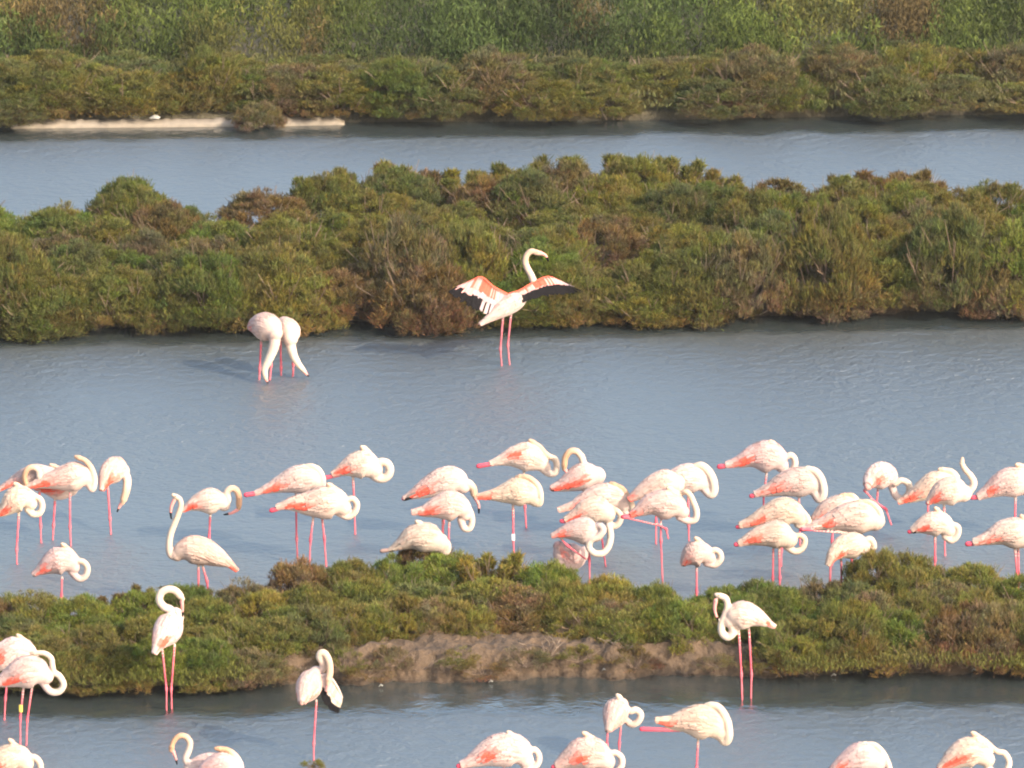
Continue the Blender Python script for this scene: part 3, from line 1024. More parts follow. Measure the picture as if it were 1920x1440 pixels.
BIRDS = []
def flamingo(label, foot, spine, neck=(), legs=(), stub=(), bill=(), tan=.35, red=.6, grey=0., black=False, yaw=0., nr=(7.2, 4.9), head=6.4, wf=.80,
             patch=(.40, 88, .16, 26), band=None, wings=True, headpt=True, legw=1.0, extra=None, bulb=0):
    rnd = random.Random(label)
    F0 = ground(*foot)
    nrm = Vector((math.sin(yaw), -math.cos(yaw), 0))
    s = project(F0)[2]
    def pt(p):
        off = p[3] if len(p) > 3 else 0
        w = on_plane(p[0], p[1], F0 + nrm * off, nrm)
        return w - F0
    def P4(p):
        w = pt(p)
        return [w.x, w.y, w.z, p[2] / s]
    V, F = [], []
    classes = []
    body = smooth_path([P4(p) for p in spine], 26)
    frames = tube(body, V, F, wf, 20, True)
    classes.append(('body', body))
    if neck:
        nn = len(neck)
        rows = []
        for i, p in enumerate(neck):
            u = i / max(1, nn - 1)
            off = p[2] if len(p) > 2 else 0
            rows.append(P4((p[0], p[1], nr[0] * (1 - u) + nr[1] * u, off)))
        path = smooth_path(rows, 12 + 6 * nn)
        tube(path, V, F, 1, 10)
        classes.append(('neck', path))
        if headpt:
            hp, hq = path[-1], path[-4]
            d = unit((hp[:3] - hq[:3])[None])[0]
            hr = head / s
            hl = np.array([[*(hp[:3] - d * hr * .6), hr * .75], [*(hp[:3] + d * hr * .1), hr], [*(hp[:3] + d * hr * 1.1), hr * .72]])
            hpth = smooth_path(hl, 8)
            tube(hpth, V, F, .85, 10)
            classes.append(('head', hpth))
    for lg in legs:
        rows = []
        for i, p in enumerate(lg):
            off = p[2] if len(p) > 2 else 0
            joint = (i == 1 and len(lg) > 2)
            rows.append(P4((p[0], p[1], (3.4 if joint else 2.05 if i else 2.6) * legw, off)))
        if len(rows) > 2:                    # keep the joint a short knob
            a, j, b = np.array(rows[0]), np.array(rows[1]), np.array(rows[2])
            up = j + (a - j) * min(.4, .07 / max(.01, np.linalg.norm((a - j)[:3]))); up[3] = rows[0][3] * .85
            dn = j + (b - j) * min(.4, .05 / max(.01, np.linalg.norm((b - j)[:3]))); dn[3] = rows[2][3]
            rows = [list(a), list(up), list(j), list(dn)] + [list(x) for x in rows[2:]]
        first = np.array(rows[0]); second = np.array(rows[1])
        first[:3] += unit((first - second)[None, :3])[0] * .03
        rows[0] = list(first)
        last = list(rows[-1])
        path = smooth_path(rows, 26)
        tube(path, V, F, 1, 8)
        classes.append(('leg', path))
    if stub:
        path = smooth_path([P4((p[0], p[1], p[2] if len(p) > 2 else 4.6, p[3] if len(p) > 3 else 0)) for p in stub], 14)
        tube(path, V, F, .9, 10)
        classes.append(('stub', path))
    if bill:
        path = smooth_path([P4((p[0], p[1], 4.6 * (1 - .55 * i / (len(bill) - 1)), p[2] if len(p) > 2 else 0)) for i, p in enumerate(bill)], 12)
        tube(path, V, F, .8, 10)
        classes.append(('bill', path))
    if extra: extra(V, F, classes, P4)
    me = fuse(V, F)
    n = len(me.vertices)
    co = np.empty(n * 3, dtype=np.float32)
    me.vertices.foreach_get('co', co)
    co = co.reshape(-1, 3)
    best = np.full(n, 1e9)
    cls = np.zeros(n, dtype=int)
    par = np.zeros(n)
    for ci, (nm, path) in enumerate(classes):
        d = np.linalg.norm(co[:, None, :] - path[None, :, :3], axis=2) / path[None, :, 3]
        if nm == 'body': d = d / 1.02
        if nm == 'leg': d = d * 1.25
        k = d.argmin(1); dm = d[np.arange(n), k]
        upd = dm < best
        best[upd] = dm[upd]; cls[upd] = ci; par[upd] = k[upd] / (len(path) - 1)
    base = WHITE * (1 - grey) + GREYISH * grey
    base = base * rnd.uniform(.86, 1.04) * np.array([1, rnd.uniform(.93, 1.02), rnd.uniform(.90, 1.03)])
    nk = CREAM * (1 - grey * .5) + GREYISH * grey * .5
    C = np.tile(base, (n, 1))
    for ci, (nm, path) in enumerate(classes):
        m = cls == ci
        u = par[m][:, None]
        if nm == 'neck':
            w = np.clip(u * 2.2 - .1, 0, 1)
            c1 = base * (1 - w) + nk * w
            w2 = np.clip((u - .35) * 2.4, 0, 1) * min(1, tan * 1.35)
            C[m] = c1 * (1 - w2) + TAN * w2
        elif nm == 'head':
            tn = min(1, tan * 1.35); C[m] = nk * (1 - tn) + TAN * tn
        elif nm == 'leg':
            jz = np.exp(-((u - .45) / .12) ** 2) if len(path) > 2 else 0
            C[m] = LEG * (1 - .6 * jz) + JOINT * .6 * jz
            C[m] = np.where(u < .03, base, C[m])
            if grey > .55: C[m] = C[m] * .6 + np.array((.12, .10, .11)) * .4
        elif nm == 'stub':
            C[m] = LEG * (1 - u) + JOINT * u if grey < .55 else np.array((.25, .17, .15))
        elif nm == 'bill':
            C[m] = np.where(u < .68, np.array((.55, .24, .22)), BLACK)
        elif nm == 'body':
            tailpink = np.clip(1 - u / .16, 0, 1) * .55 * min(1, red + .2)
            C[m] = base * (1 - tailpink) + CORAL * tailpink
    a = me.color_attributes.new('Col', 'FLOAT_COLOR', 'POINT')
    full = np.ones((n, 4), dtype=np.float32); full[:, :3] = C
    a.data.foreach_set('color', full.ravel())
    root = empty('flamingo', F0)
    tag(root, label, 'flamingo', 'flamingos wading in the lagoon')
    link('body', me, M_FEATHER, root)
    if wings:
        for sd in (-1, 1):
            link('wing', folded_wing(body, frames, sd, rnd, base, red, black, wf, patch), M_FEATHER, root)
    if bill and neck:
        hp = classes[[c[0] for c in classes].index('head')][1]
        c = hp[4, :3]; r = hp[4, 3]
        for sd in (-1, 1):
            bm = bmesh.new()
            bmesh.ops.create_icosphere(bm, subdivisions=1, radius=.007)
            for v in bm.verts: v.co += Vector(c) + nrm * sd * r * .80 + Vector((0, 0, r * .25))
            e = bpy.data.meshes.new('eye'); bm.to_mesh(e); bm.free()
            link('eye', e, M_BLACK, root)
    if band:
        bx, by, bm_ = band
        c = pt((bx, by))
        v, f = branch_tubes([([c + Vector((0, 0, -.035)), c + Vector((0, 0, .035))], .019, .019)], 10)
        link('leg_band', mesh_np('leg_band', v, f), bm_, root)
    BIRDS.append(root)
    return root, F0, nrm, s, pt

fl = flamingo
# --- left group
fl('large white flamingo asleep in front of the left cluster, orange head on its back', (132, 1024),
   [(42, 916, 3), (62, 910, 7), (90, 903, 14), (115, 898, 22), (138, 894, 28), (158, 895, 22), (168, 900, 14)],
   [(164, 905, .02), (173, 917, .03), (177, 899, .03), (171, 878, .03), (160, 864, .02), (149, 859, 0)], [[(131, 925), (131, 988), (133, 1028)]], tan=.55, red=.7)
fl('shadowed flamingo at the left edge with its tan neck curled over its back', (76, 1018),
   [(-8, 921, 3), (18, 908, 8), (45, 895, 15), (70, 890, 20), (92, 890, 16)],
   [(95, 888, .04), (76, 897, .12), (72, 882, .14), (62, 876, .14), (51, 880, .14), (46, 893, .14), (48, 905, .13)], [[(74, 925), (76, 985), (77, 1022)]], stub=[(10, 912), (-6, 919)], tan=.9, grey=.35, red=.5)  # grey tint paints the shadow this bird stands in
fl('flamingo half hidden behind the large left sleeper, showing a white belly and red wing edge', (100, 1012),
   [(66, 914, 4), (88, 917, 11), (110, 920, 18), (132, 916, 15)], [(136, 912), (142, 900), (122, 884), (102, 875)], [[(103, 938), (100, 985), (99, 1014)]], red=.9, patch=(.5, 80, .3, 30))
fl('flamingo at the left edge with its neck looped beside the breast and orange wing edge', (31, 1058),
   [(-12, 968, 4), (8, 957, 12), (30, 938, 25), (48, 936, 22), (58, 945, 12)],
   [(52, 955), (62, 964), (74, 962), (79, 950), (76, 937), (66, 930), (50, 920, -.08), (33, 910, -.02)], [[(35, 965), (31, 1030), (32, 1062)]], red=.9)
fl('flamingo seen from behind with its bill hanging straight down beside the left cluster', (208, 1002),
   [(191, 918, 4, .18), (196, 903, 13, .12), (206, 888, 23, .04), (218, 880, 24, -.06), (230, 884, 15, -.14)],
   [(230, 882, -.1), (238, 898, -.06), (237, 918, .0), (232, 936, .02)], [[(202, 915), (206, 972), (208, 1006)]], bill=[(229, 942, .02), (224, 950, .02), (220, 959, .02)], tan=.45, red=.9, black=True, nr=(9, 7), patch=(.35, 85, .2, 35))
fl('preening flamingo with a strong orange red wing patch, behind the long necked bird', (392, 1022),
   [(343, 957, 3), (355, 950, 9), (372, 943, 17), (393, 940, 25), (412, 942, 19), (420, 947, 12)],
   [(418, 950), (427, 938), (425, 924), (433, 916), (443, 919), (448, 932), (448, 946)], [[(394, 968), (392, 1008), (391, 1040)]], bill=[(445, 956), (434, 962), (420, 965)], tan=.75, red=1.1, nr=(7, 6))
fl('tall flamingo with raised pale neck, bill pointing down, behind the near islet at left', (380, 1148),
   [(442, 1068, 3), (430, 1058, 8), (410, 1047, 17), (385, 1036, 25), (360, 1031, 27), (343, 1033, 20), (332, 1040, 13)],
   [(336, 1040), (323, 1043), (317, 1030), (319, 1005), (326, 985), (334, 965), (339, 948), (337, 936), (331, 932)],
   [[(372, 1062), (372, 1110), (371, 1152)], [(380, 1062), (388, 1090), (394, 1152)]], bill=[(326, 938), (321, 950), (320, 962), (321, 972)], tan=.2, red=.9, patch=(.12, 80, .13, 40))
fl('hunched flamingo at far left standing behind the near islet, neck ring to the right', (115, 1150),
   [(64, 1077, 4), (80, 1067, 12), (97, 1057, 22), (112, 1052, 28), (128, 1055, 22), (138, 1064, 12)],
   [(134, 1072), (148, 1085), (160, 1080), (164, 1065), (157, 1054), (146, 1050), (134, 1035, -.06), (121, 1024)], [[(116, 1088), (115, 1120), (114, 1154)]], black=True, red=.5, grey=.12)
# --- centre left
fl('flamingo leaning left with a bright pink folded leg, rear of the pair left of centre', (556, 1048),
   [(482, 924, 4), (505, 916, 10), (530, 907, 18), (560, 899, 27), (585, 899, 24), (598, 908, 14)],
   [(598, 912, .02), (605, 900, .03), (598, 882, .03), (584, 874, .02), (571, 875, 0)], [[(555, 928), (556, 1010), (558, 1052)]], stub=[(500, 919), (480, 925, 5), (461, 928, 5)], tan=.2, red=.5)
fl('pink flamingo in front of the leaning one, two legs down and neck ring at right', (594, 1064),
   [(522, 951, 5), (550, 945, 14), (578, 945, 23), (605, 943, 31), (630, 944, 29), (643, 952, 16)],
   [(636, 962), (652, 969), (665, 960), (669, 945), (661, 935), (648, 936), (636, 922, -.06), (620, 911)], [[(587, 972), (582, 1012), (580, 1068)], [(604, 972, -.05), (608, 1010, -.05), (612, 1066, -.05)]], stub=[(535, 949), (520, 954, 5), (509, 957, 5)], red=.6)
fl('white flamingo with a vivid orange patch and thick neck loop, hindmost left of centre', (666, 1002),
   [(625, 889, 5), (645, 880, 14), (665, 873, 24), (685, 872, 28), (700, 880, 18)],
   [(696, 888), (711, 897), (725, 894), (731, 881), (726, 869), (714, 866), (704, 872), (694, 855, -.06), (682, 842)], [[(662, 900), (664, 940), (666, 1006)]], stub=[(640, 889), (622, 893, 4.5), (609, 896, 4.5)], red=1.1, nr=(9, 7.5), tan=.25)
fl('flamingo facing right with its pink bill and black tip hanging down, centre left', (838, 1016),
   [(760, 934, 4), (776, 927, 10), (800, 916, 19), (830, 904, 27), (855, 903, 26), (868, 912, 14)],
   [(866, 914), (876, 906), (886, 914), (889, 926)], [[(832, 925), (831, 980), (831, 1020)]], bill=[(891, 933), (897, 946), (898, 962)], stub=[(772, 930), (762, 934), (757, 935)], tan=.5, red=.7, black=True, nr=(9, 7))
fl('plump flamingo with a narrow neck loop in front of the bill down one', (840, 1066),
   [(775, 961, 5), (796, 959, 11), (820, 952, 21), (845, 949, 29), (865, 955, 22), (872, 965, 12)],
   [(864, 975), (870, 990), (880, 991), (885, 978), (883, 962), (876, 948), (864, 940, -.03)], [[(842, 978), (841, 1020), (840, 1070)], [(830, 978, -.06), (830, 1015, -.06), (829, 1066, -.06)]], red=.5, tan=.25, headpt=False)
fl('grey white juvenile flamingo with dark wing streaks, half hidden by a brown tuft', (800, 1112),
   [(733, 1031, 4), (752, 1021, 12), (775, 1009, 24), (800, 1009, 29), (822, 1018, 20)],
   [(822, 1026), (836, 1036), (840, 1022), (830, 1010), (812, 994, -.05), (787, 981)], [[(795, 1040), (795, 1080), (795, 1114)]], stub=[(745, 1027), (730, 1031), (716, 1033)], grey=.6, red=0, black=True, tan=.2)
fl('flamingo with a deep pink folded leg stretched left, tan neck along its back, top centre', (987, 990),
   [(922, 869, 5), (945, 862, 12), (965, 857, 21), (990, 857, 29), (1010, 866, 20), (1022, 876, 11)],
   [(1018, 880), (1030, 888), (1041, 886), (1044, 872), (1040, 861), (1030, 856), (1021, 849, .02), (1012, 838, .02), (1000, 830, .01)], [[(982, 885), (984, 950), (987, 994)]], stub=[(935, 868), (915, 871, 5), (897, 874, 5)], red=.95, tan=.5, patch=(.55, 62, .12, 16))
fl('central flamingo on one leg with a white band, tan neck on its back', (964, 1056),
   [(898, 932, 5), (922, 929, 10), (945, 926, 18), (968, 922, 27), (990, 926, 25), (1003, 936, 14)],
   [(1000, 942), (1011, 944), (1013, 928, .03), (1009, 912, .03), (998, 900, .03), (986, 894, .02), (976, 894)], [[(962, 950), (962, 1010), (965, 1060)]], tan=.55, red=.9, patch=(.2, 80, .12, 40), band=(962, 1007, M_WBAND))
fl('rosy red winged flamingo facing away with a tan neck hoop above its back', (1092, 1000),
   [(1036, 916, 6), (1056, 910, 13), (1076, 901, 22), (1098, 893, 27), (1118, 892, 18)],
   [(1112, 888), (1096, 872), (1090, 856), (1080, 846), (1068, 847), (1060, 858), (1058, 872)], [[(1095, 915), (1094, 960), (1094, 1004)]], bill=[(1059, 880), (1064, 887), (1072, 892)], stub=[(1050, 913), (1036, 917)], tan=.75, red=1.6, black=True, patch=(.45, 98, .5, 22), nr=(7, 6))
# --- centre right stack
fl('rearmost flamingo of the centre right stack, brown neck down its breast', (1150, 1012),
   [(1050, 956, 5), (1075, 949, 9), (1100, 939, 18), (1130, 932, 26), (1155, 934, 24), (1170, 946, 14)],
   [(1168, 955), (1182, 966), (1186, 952, .03), (1178, 932, .04), (1166, 916, .03), (1152, 909, .01)], [[(1140, 955), (1140, 985), (1140, 1016)]], stub=[(1068, 952), (1050, 956)], tan=.7, red=.3)
fl('middle flamingo of the centre right stack with a pale neck ring', (1130, 1062),
   [(1062, 975, 6), (1080, 967, 13), (1100, 958, 22), (1122, 957, 26), (1138, 965, 16)],
   [(1136, 974), (1148, 986), (1159, 982), (1164, 968), (1157, 958), (1146, 952, -.04), (1128, 938)], [[(1125, 982), (1132, 1035), (1136, 1066)]], stub=[(1075, 973), (1062, 977), (1053, 977)], red=.4, grey=.08)
fl('grey flamingo in front of the centre right stack, white curled neck, bent leg', (1106, 1112),  # not grey plumage: shade tinted into the body colour
   [(1036, 1005, 4), (1055, 999, 11), (1076, 995, 20), (1098, 996, 26), (1116, 1000, 17)],
   [(1112, 992), (1124, 986, .04), (1131, 994, .07), (1122, 1006, .08), (1108, 1012, .08), (1104, 1026, .08), (1114, 1037, .08), (1130, 1037, .07), (1141, 1024, .05), (1145, 1004, .02), (1142, 986, 0)],
   [[(1104, 1018), (1105, 1050), (1106, 1116)], [(1050, 1008), (1064, 1023), (1098, 1048)]], grey=.5, red=.4, tan=0, headpt=False, nr=(7, 6.5))
fl('rounded white flamingo behind the bent leg of the grey one, low over the shrubs', (1068, 1100),
   [(1045, 1022, 8, .06), (1052, 1035, 18, .03), (1062, 1045, 24, 0), (1082, 1042, 24, -.05), (1094, 1038, 14, -.08)], (), [[(1065, 1065), (1065, 1085), (1065, 1104)]], red=.08)
fl('flamingo with one leg raised and folded sideways below its tail, right of centre', (1243, 1102),
   [(1186, 965, 6), (1202, 956, 13), (1222, 946, 21), (1247, 946, 29), (1268, 951, 23), (1280, 960, 13)],
   [(1274, 970), (1290, 977), (1303, 974), (1306, 960), (1301, 944), (1294, 929), (1286, 922), (1274, 925, -.04), (1258, 918)],
   [[(1239, 972), (1239, 1015), (1243, 1106)], [(1205, 962), (1169, 970, .02), (1240, 986, .03)], [(1236, 985, .03), (1249, 992, .03), (1253, 1010, .03)]], stub=[(1180, 967), (1168, 969, 5)], tan=.3, red=.7, patch=(.12, 80, .14, 40))
fl('flamingo mostly hidden behind the raised leg one, with an orange head on its back', (1230, 1020),
   [(1182, 936, 6), (1200, 925, 13), (1225, 912, 21), (1250, 905, 25), (1268, 910, 16)], [(1272, 915), (1278, 902), (1268, 893), (1258, 893)], [[(1230, 935), (1230, 980), (1230, 1024)]], tan=.7, red=1., patch=(.1, 80, .12, 50))
fl('pale flamingo back right of centre, neck bent down in front of its breast', (1291, 1014),
   [(1235, 912, 8), (1258, 903, 18), (1285, 897, 27), (1308, 900, 26), (1322, 907, 15)],
   [(1318, 912), (1332, 926, .02), (1338, 918, .03), (1336, 900, .04), (1328, 884, .04), (1316, 874, .02), (1305, 875)], [[(1290, 925), (1291, 985), (1292, 1018)]], tan=.15, red=.25, head=8, nr=(10, 8))
fl('small round white flamingo low behind the near islet, neck ring at right, right of centre', (1306, 1150),
   [(1281, 1058, 5), (1290, 1048, 16), (1303, 1040, 25), (1318, 1039, 22), (1329, 1046, 13)],
   [(1325, 1056), (1340, 1059), (1351, 1048), (1349, 1036), (1339, 1031), (1330, 1036), (1322, 1024, -.04), (1309, 1013)], [[(1306, 1064), (1306, 1110), (1306, 1154)]], black=True, red=.3, grey=.1)
# --- right group
fl('bright hindmost flamingo of the right group, long pink folded leg at left', (1430, 1000),
   [(1364, 872, 6), (1387, 866, 12), (1410, 857, 21), (1435, 856, 31), (1455, 862, 26), (1466, 872, 13)],
   [(1462, 878), (1478, 885), (1489, 876), (1490, 861), (1482, 853), (1472, 857), (1462, 842, -.05), (1449, 831)], [[(1437, 888), (1432, 930), (1430, 1004)]], stub=[(1380, 870), (1364, 873, 5), (1349, 875, 5.5)], red=.7)
fl('greyish flamingo with a white neck hanging down its breast, middle back of the right group', (1500, 1022),  # greyish body is its shaded side, put into the plumage colour
   [(1418, 927, 6), (1445, 918, 14), (1470, 909, 23), (1500, 904, 29), (1520, 908, 24), (1533, 916, 13)],
   [(1526, 922, .02), (1537, 936, .04), (1544, 922, .05), (1540, 900, .05), (1530, 885, .04), (1514, 880, .01)], [[(1498, 932), (1499, 975), (1500, 1026)]], stub=[(1432, 925), (1418, 928, 5), (1409, 930, 5)], grey=.32, red=.45, tan=.1, nr=(9, 7.5))
fl('flamingo behind the two front birds of the right group, back smooth and pale', (1470, 1062),
   [(1390, 985, 6), (1415, 977, 13), (1440, 967, 21), (1468, 961, 29), (1488, 964, 24), (1500, 974, 13)],
   [(1496, 984), (1510, 990), (1516, 978), (1508, 963), (1496, 952), (1480, 943)], [[(1465, 988), (1465, 1030), (1465, 1066)]], stub=[(1402, 983), (1390, 987), (1383, 988)], red=.5, tan=.2)
fl('front left flamingo of the right group with an orange wing bar and dangling neck ring', (1458, 1146),
   [(1388, 1019, 6), (1410, 1010, 14), (1435, 1004, 21), (1460, 1003, 27), (1478, 1011, 18)],
   [(1474, 1024), (1490, 1034), (1504, 1028), (1509, 1012), (1500, 1004), (1488, 1006)], [[(1461, 1030), (1462, 1085), (1462, 1150)], [(1450, 1030, -.05), (1449, 1085, -.05), (1449, 1146, -.05)]], stub=[(1400, 1017), (1390, 1020, 5), (1380, 1021, 5)], red=.8, patch=(.45, 84, .12, 24), headpt=False)
fl('flamingo with an orange tan head behind the long folded leg bird in the right group', (1562, 1060),
   [(1518, 988, 5), (1535, 970, 13), (1555, 957, 21), (1580, 950, 23), (1600, 950, 17)], [(1604, 952), (1608, 942), (1598, 930), (1584, 929)], [[(1562, 975), (1560, 1015), (1560, 1064)]], tan=.6, red=.2)
fl('large flamingo of the right group with a very long pink folded leg under its tail', (1598, 1122),
   [(1508, 992, 4), (1535, 985, 10), (1560, 978, 18), (1590, 971, 28), (1620, 971, 31), (1640, 976, 20)],
   [(1638, 988, .02), (1650, 980, .03), (1650, 962, .03), (1640, 948, .03), (1627, 941, .02), (1614, 941)],
   [[(1597, 1000), (1597, 1050), (1600, 1126)], [(1545, 985, .05), (1503, 993, .07), (1610, 1002, .05)]], stub=[(1520, 990), (1503, 993, 5)], tan=.35, red=1.1, patch=(.42, 86, .09, 26), grey=.08)
fl('narrow flamingo bending down between the legs of the large right bird', (1568, 1150),
   [(1553, 1058, 4, .1), (1562, 1042, 13, .07), (1580, 1027, 22, 0), (1604, 1023, 25, -.05), (1620, 1026, 15, -.08)],
   [(1620, 1022, -.08), (1626, 1012, -.08), (1634, 1012, -.08), (1639, 1024, -.08), (1635, 1034, -.08)], [[(1557, 1056), (1556, 1095), (1556, 1154)], [(1577, 1048, -.05), (1578, 1095, -.05), (1578, 1152, -.05)]], red=.8, patch=(.45, 98, .15, 16), headpt=False, tan=.1)
fl('flamingo scratching with a raised bent leg and wide neck ring, right of the right group', (1642, 992),
   [(1628, 910, 10, .12), (1634, 900, 19, .06), (1648, 893, 26, 0), (1664, 893, 22, -.08), (1674, 902, 13, -.12)],
   [(1672, 912, -.1), (1680, 930, -.08), (1694, 935, -.06), (1705, 922, -.05), (1703, 907, -.05), (1690, 901, -.05), (1679, 907, -.05)],
   [[(1646, 918, -.05), (1643, 950, -.05), (1641, 996, -.05)], [(1640, 910, .08), (1621, 919, .1), (1640, 941, .1)], [(1637, 938, .1), (1661, 955, .1), (1671, 984, .1)]], red=.35, tan=.05, headpt=False, nr=(7.5, 6), black=False, extra=lambda V, F, cl, P4: (tube(smooth_path([P4((1656, 878, 9, 0)), P4((1652, 868, 3, 0))], 6), V, F)))
fl('flamingo with its neck held up in a curve at the right', (1771, 1042),
   [(1741, 942, 5), (1752, 934, 14), (1770, 924, 25), (1790, 921, 27), (1806, 925, 17)],
   [(1804, 926), (1820, 918), (1826, 905), (1820, 892), (1810, 881), (1804, 870), (1804, 864)], [[(1770, 948), (1771, 995), (1772, 1046)]], stub=[(1752, 940), (1740, 943, 5)], tan=.3, red=.6, nr=(8, 4.5), head=4.5)
fl('flamingo sleeping just behind the curved neck bird at the right', (1745, 1002),
   [(1687, 941, 4), (1706, 934, 10), (1730, 921, 19), (1755, 909, 26), (1782, 908, 20)], [(1788, 908), (1794, 896), (1784, 884), (1769, 881)], [[(1740, 930), (1740, 970), (1740, 1006)]], red=.8, tan=.3, patch=(.3, 84, .2, 26))
fl('flamingo at the right edge of the back row with an orange flank patch', (1904, 1012),
   [(1836, 931, 7), (1855, 921, 14), (1880, 908, 25), (1905, 904, 29), (1926, 908, 21)], [(1928, 915), (1946, 924), (1950, 905), (1938, 890), (1926, 878, -.04), (1912, 873)], [[(1904, 930), (1903, 975), (1903, 1016)]], stub=[(1848, 930), (1834, 932, 5), (1823, 933, 5)], red=1.2, patch=(.42, 80, .08, 22))
fl('small flamingo with a black wing tip and neck ring, front of the right hand rise', (1754, 1092),
   [(1712, 995, 6), (1728, 987, 15), (1750, 982, 24), (1768, 985, 22), (1778, 994, 13)],
   [(1772, 1006), (1784, 1013), (1795, 1003), (1796, 989), (1786, 984), (1778, 988), (1770, 970, -.05), (1758, 957)], [[(1753, 1006), (1753, 1050), (1753, 1096)]], stub=[(1722, 994), (1705, 997)], red=1., black=True, patch=(.5, 92, .14, 20))
fl('brownish shaded flamingo cut by the right edge with a pink folded leg', (1907, 1142),
   [(1828, 1017, 7), (1855, 1009, 14), (1880, 1000, 24), (1905, 1000, 30), (1928, 1004, 24)], [(1932, 1010), (1946, 1018), (1950, 1000), (1935, 985), (1920, 972)],
   [[(1903, 1028), (1907, 1080), (1908, 1146)], [(1909, 1028, -.05), (1910, 1080, -.05), (1909, 1142, -.05)]], stub=[(1842, 1016), (1826, 1019, 5), (1814, 1020, 5.5)], grey=.22, red=.35, patch=(.4, 95, .2, 20))  # shade on this bird mixed into its colour as grey
# --- near the front
fl('flamingo seen from behind at the left bank, neck looped high, pink bill down', (318, 1330),
   [(290, 1224, 4, .20), (298, 1207, 15, .14), (310, 1188, 28, .04), (320, 1174, 30, -.06), (328, 1158, 20, -.14)],
   [(322, 1154, -.10), (320, 1143, -.06), (308, 1138, -.03), (299, 1126, 0), (302, 1112, 0), (314, 1105, .0), (328, 1107, .0), (338, 1117, .0)],
   [[(304, 1216, .04), (312, 1292, .02), (312, 1340, .02)], [(327, 1214, -.04), (321, 1292, -.02), (322, 1338, -.02)]], bill=[(341, 1128), (342, 1142), (342, 1156)], tan=.15, red=.9, patch=(.38, 70, .10, 30), nr=(8, 7))
fl('white flamingo cut by the left edge behind the yellow banded bird', (5, 1350),
   [(-22, 1246, 12), (0, 1236, 24), (30, 1222, 29), (50, 1226, 22), (60, 1236, 13)], [(58, 1240), (66, 1228, -.06), (54, 1208, -.05), (38, 1195)], [[(15, 1262), (10, 1310), (8, 1354)]], red=.9, tan=.4, patch=(.45, 70, .12, 22))
fl('flamingo at lower left with a yellow leg band, neck in a low loop', (44, 1400),
   [(-10, 1282, 7), (15, 1273, 17), (42, 1262, 30), (68, 1260, 29), (85, 1268, 16)],
   [(80, 1280), (94, 1296), (110, 1297), (119, 1284), (112, 1268), (101, 1260), (98, 1246, .02), (96, 1234, .02), (84, 1225, .02), (66, 1224)],
   [[(44, 1288), (38, 1345), (38, 1406)], [(60, 1288, -.05), (51, 1350, -.05), (49, 1408, -.05)]], red=.8, tan=.1, band=(39, 1328, M_YBAND), patch=(.5, 96, .16, 16), grey=.08)
fl('white flamingo in the bottom left corner, only its hump showing', (20, 1545),
   [(-14, 1448, 20), (12, 1426, 28), (35, 1421, 25), (48, 1432, 16)], [(50, 1424), (64, 1420), (75, 1432), (74, 1450), (60, 1458), (40, 1410, -.07), (22, 1391)], [[(25, 1450), (25, 1500), (25, 1548)]], red=.7)
fl('tan necked juvenile flamingo at the bottom, head bent down with a pale dark tipped bill', (395, 1542),
   [(440, 1448, 12), (420, 1440, 20), (395, 1436, 24), (370, 1436, 18), (355, 1440, 12)],
   [(358, 1436), (348, 1424, .03), (354, 1406, .03), (356, 1392, .03), (348, 1381, .03), (336, 1380, .03), (326, 1389, .03), (322, 1400, .03)], [[(392, 1460), (392, 1500), (392, 1546)]],
   bill=[(324, 1408, .03), (329, 1420, .03), (332, 1433, .03)], tan=1.0, grey=.15, red=0)
fl('flamingo at the bottom left of centre with a brown head tucked on its pinkish back', (410, 1560),
   [(372, 1452, 6), (392, 1440, 16), (415, 1434, 24), (438, 1438, 20)], [(442, 1444), (449, 1432), (440, 1416), (426, 1406), (412, 1404)], [[(415, 1460), (415, 1510), (415, 1564)]], tan=.95, grey=.2, red=.1)
fl('flamingo facing left on two long legs at the right bank, bill against curved neck', (1400, 1312),
   [(1451, 1175, 3), (1436, 1167, 9), (1415, 1157, 19), (1395, 1154, 27), (1379, 1156, 24), (1369, 1163, 15)],
   [(1372, 1172), (1374, 1186), (1364, 1194), (1354, 1186), (1353, 1172), (1359, 1155), (1364, 1138), (1361, 1122), (1350, 1117)],
   [[(1385, 1178), (1390, 1264), (1392, 1320)], [(1404, 1176, -.05), (1409, 1264, -.05), (1408, 1322, -.05)]], bill=[(1342, 1126), (1340, 1142), (1344, 1157), (1351, 1170)], tan=.12, red=.55, patch=(.3, 66, .13, 20), nr=(8.5, 6))
fl('white flamingo seen from behind below the mud bank, head knob on top', (1150, 1424),
   [(1141, 1370, 5, .18), (1146, 1357, 17, .12), (1153, 1340, 28, .02), (1160, 1327, 24, -.08), (1166, 1322, 14, -.12)],
   [(1168, 1345, -.1), (1184, 1358, -.06), (1197, 1352, -.05), (1201, 1339, -.05), (1192, 1331, -.05), (1180, 1333, -.05), (1168, 1318, -.05), (1160, 1307, .02)],
   [[(1139, 1364, .0), (1138, 1400), (1138, 1428)], [(1164, 1362, -.04), (1161, 1395, -.04), (1161, 1426, -.04)]], red=.05, tan=.1, nr=(7, 6.5))
fl('large bottom flamingo with a long pink leg folded straight back to the left', (1308, 1492),
   [(1232, 1351, 5), (1260, 1354, 13), (1285, 1352, 23), (1310, 1353, 33), (1335, 1359, 30), (1350, 1371, 18)],
   [(1350, 1378), (1360, 1390), (1366, 1378, .03), (1364, 1356, .04), (1356, 1337, .04), (1345, 1325, .02), (1332, 1322)], [[(1309, 1382), (1306, 1440), (1305, 1496)]],
   stub=[(1278, 1368, 5), (1240, 1368, 4.6), (1203, 1367, 5)], red=1., tan=.15, patch=(.28, 86, .08, 24), nr=(10, 7))
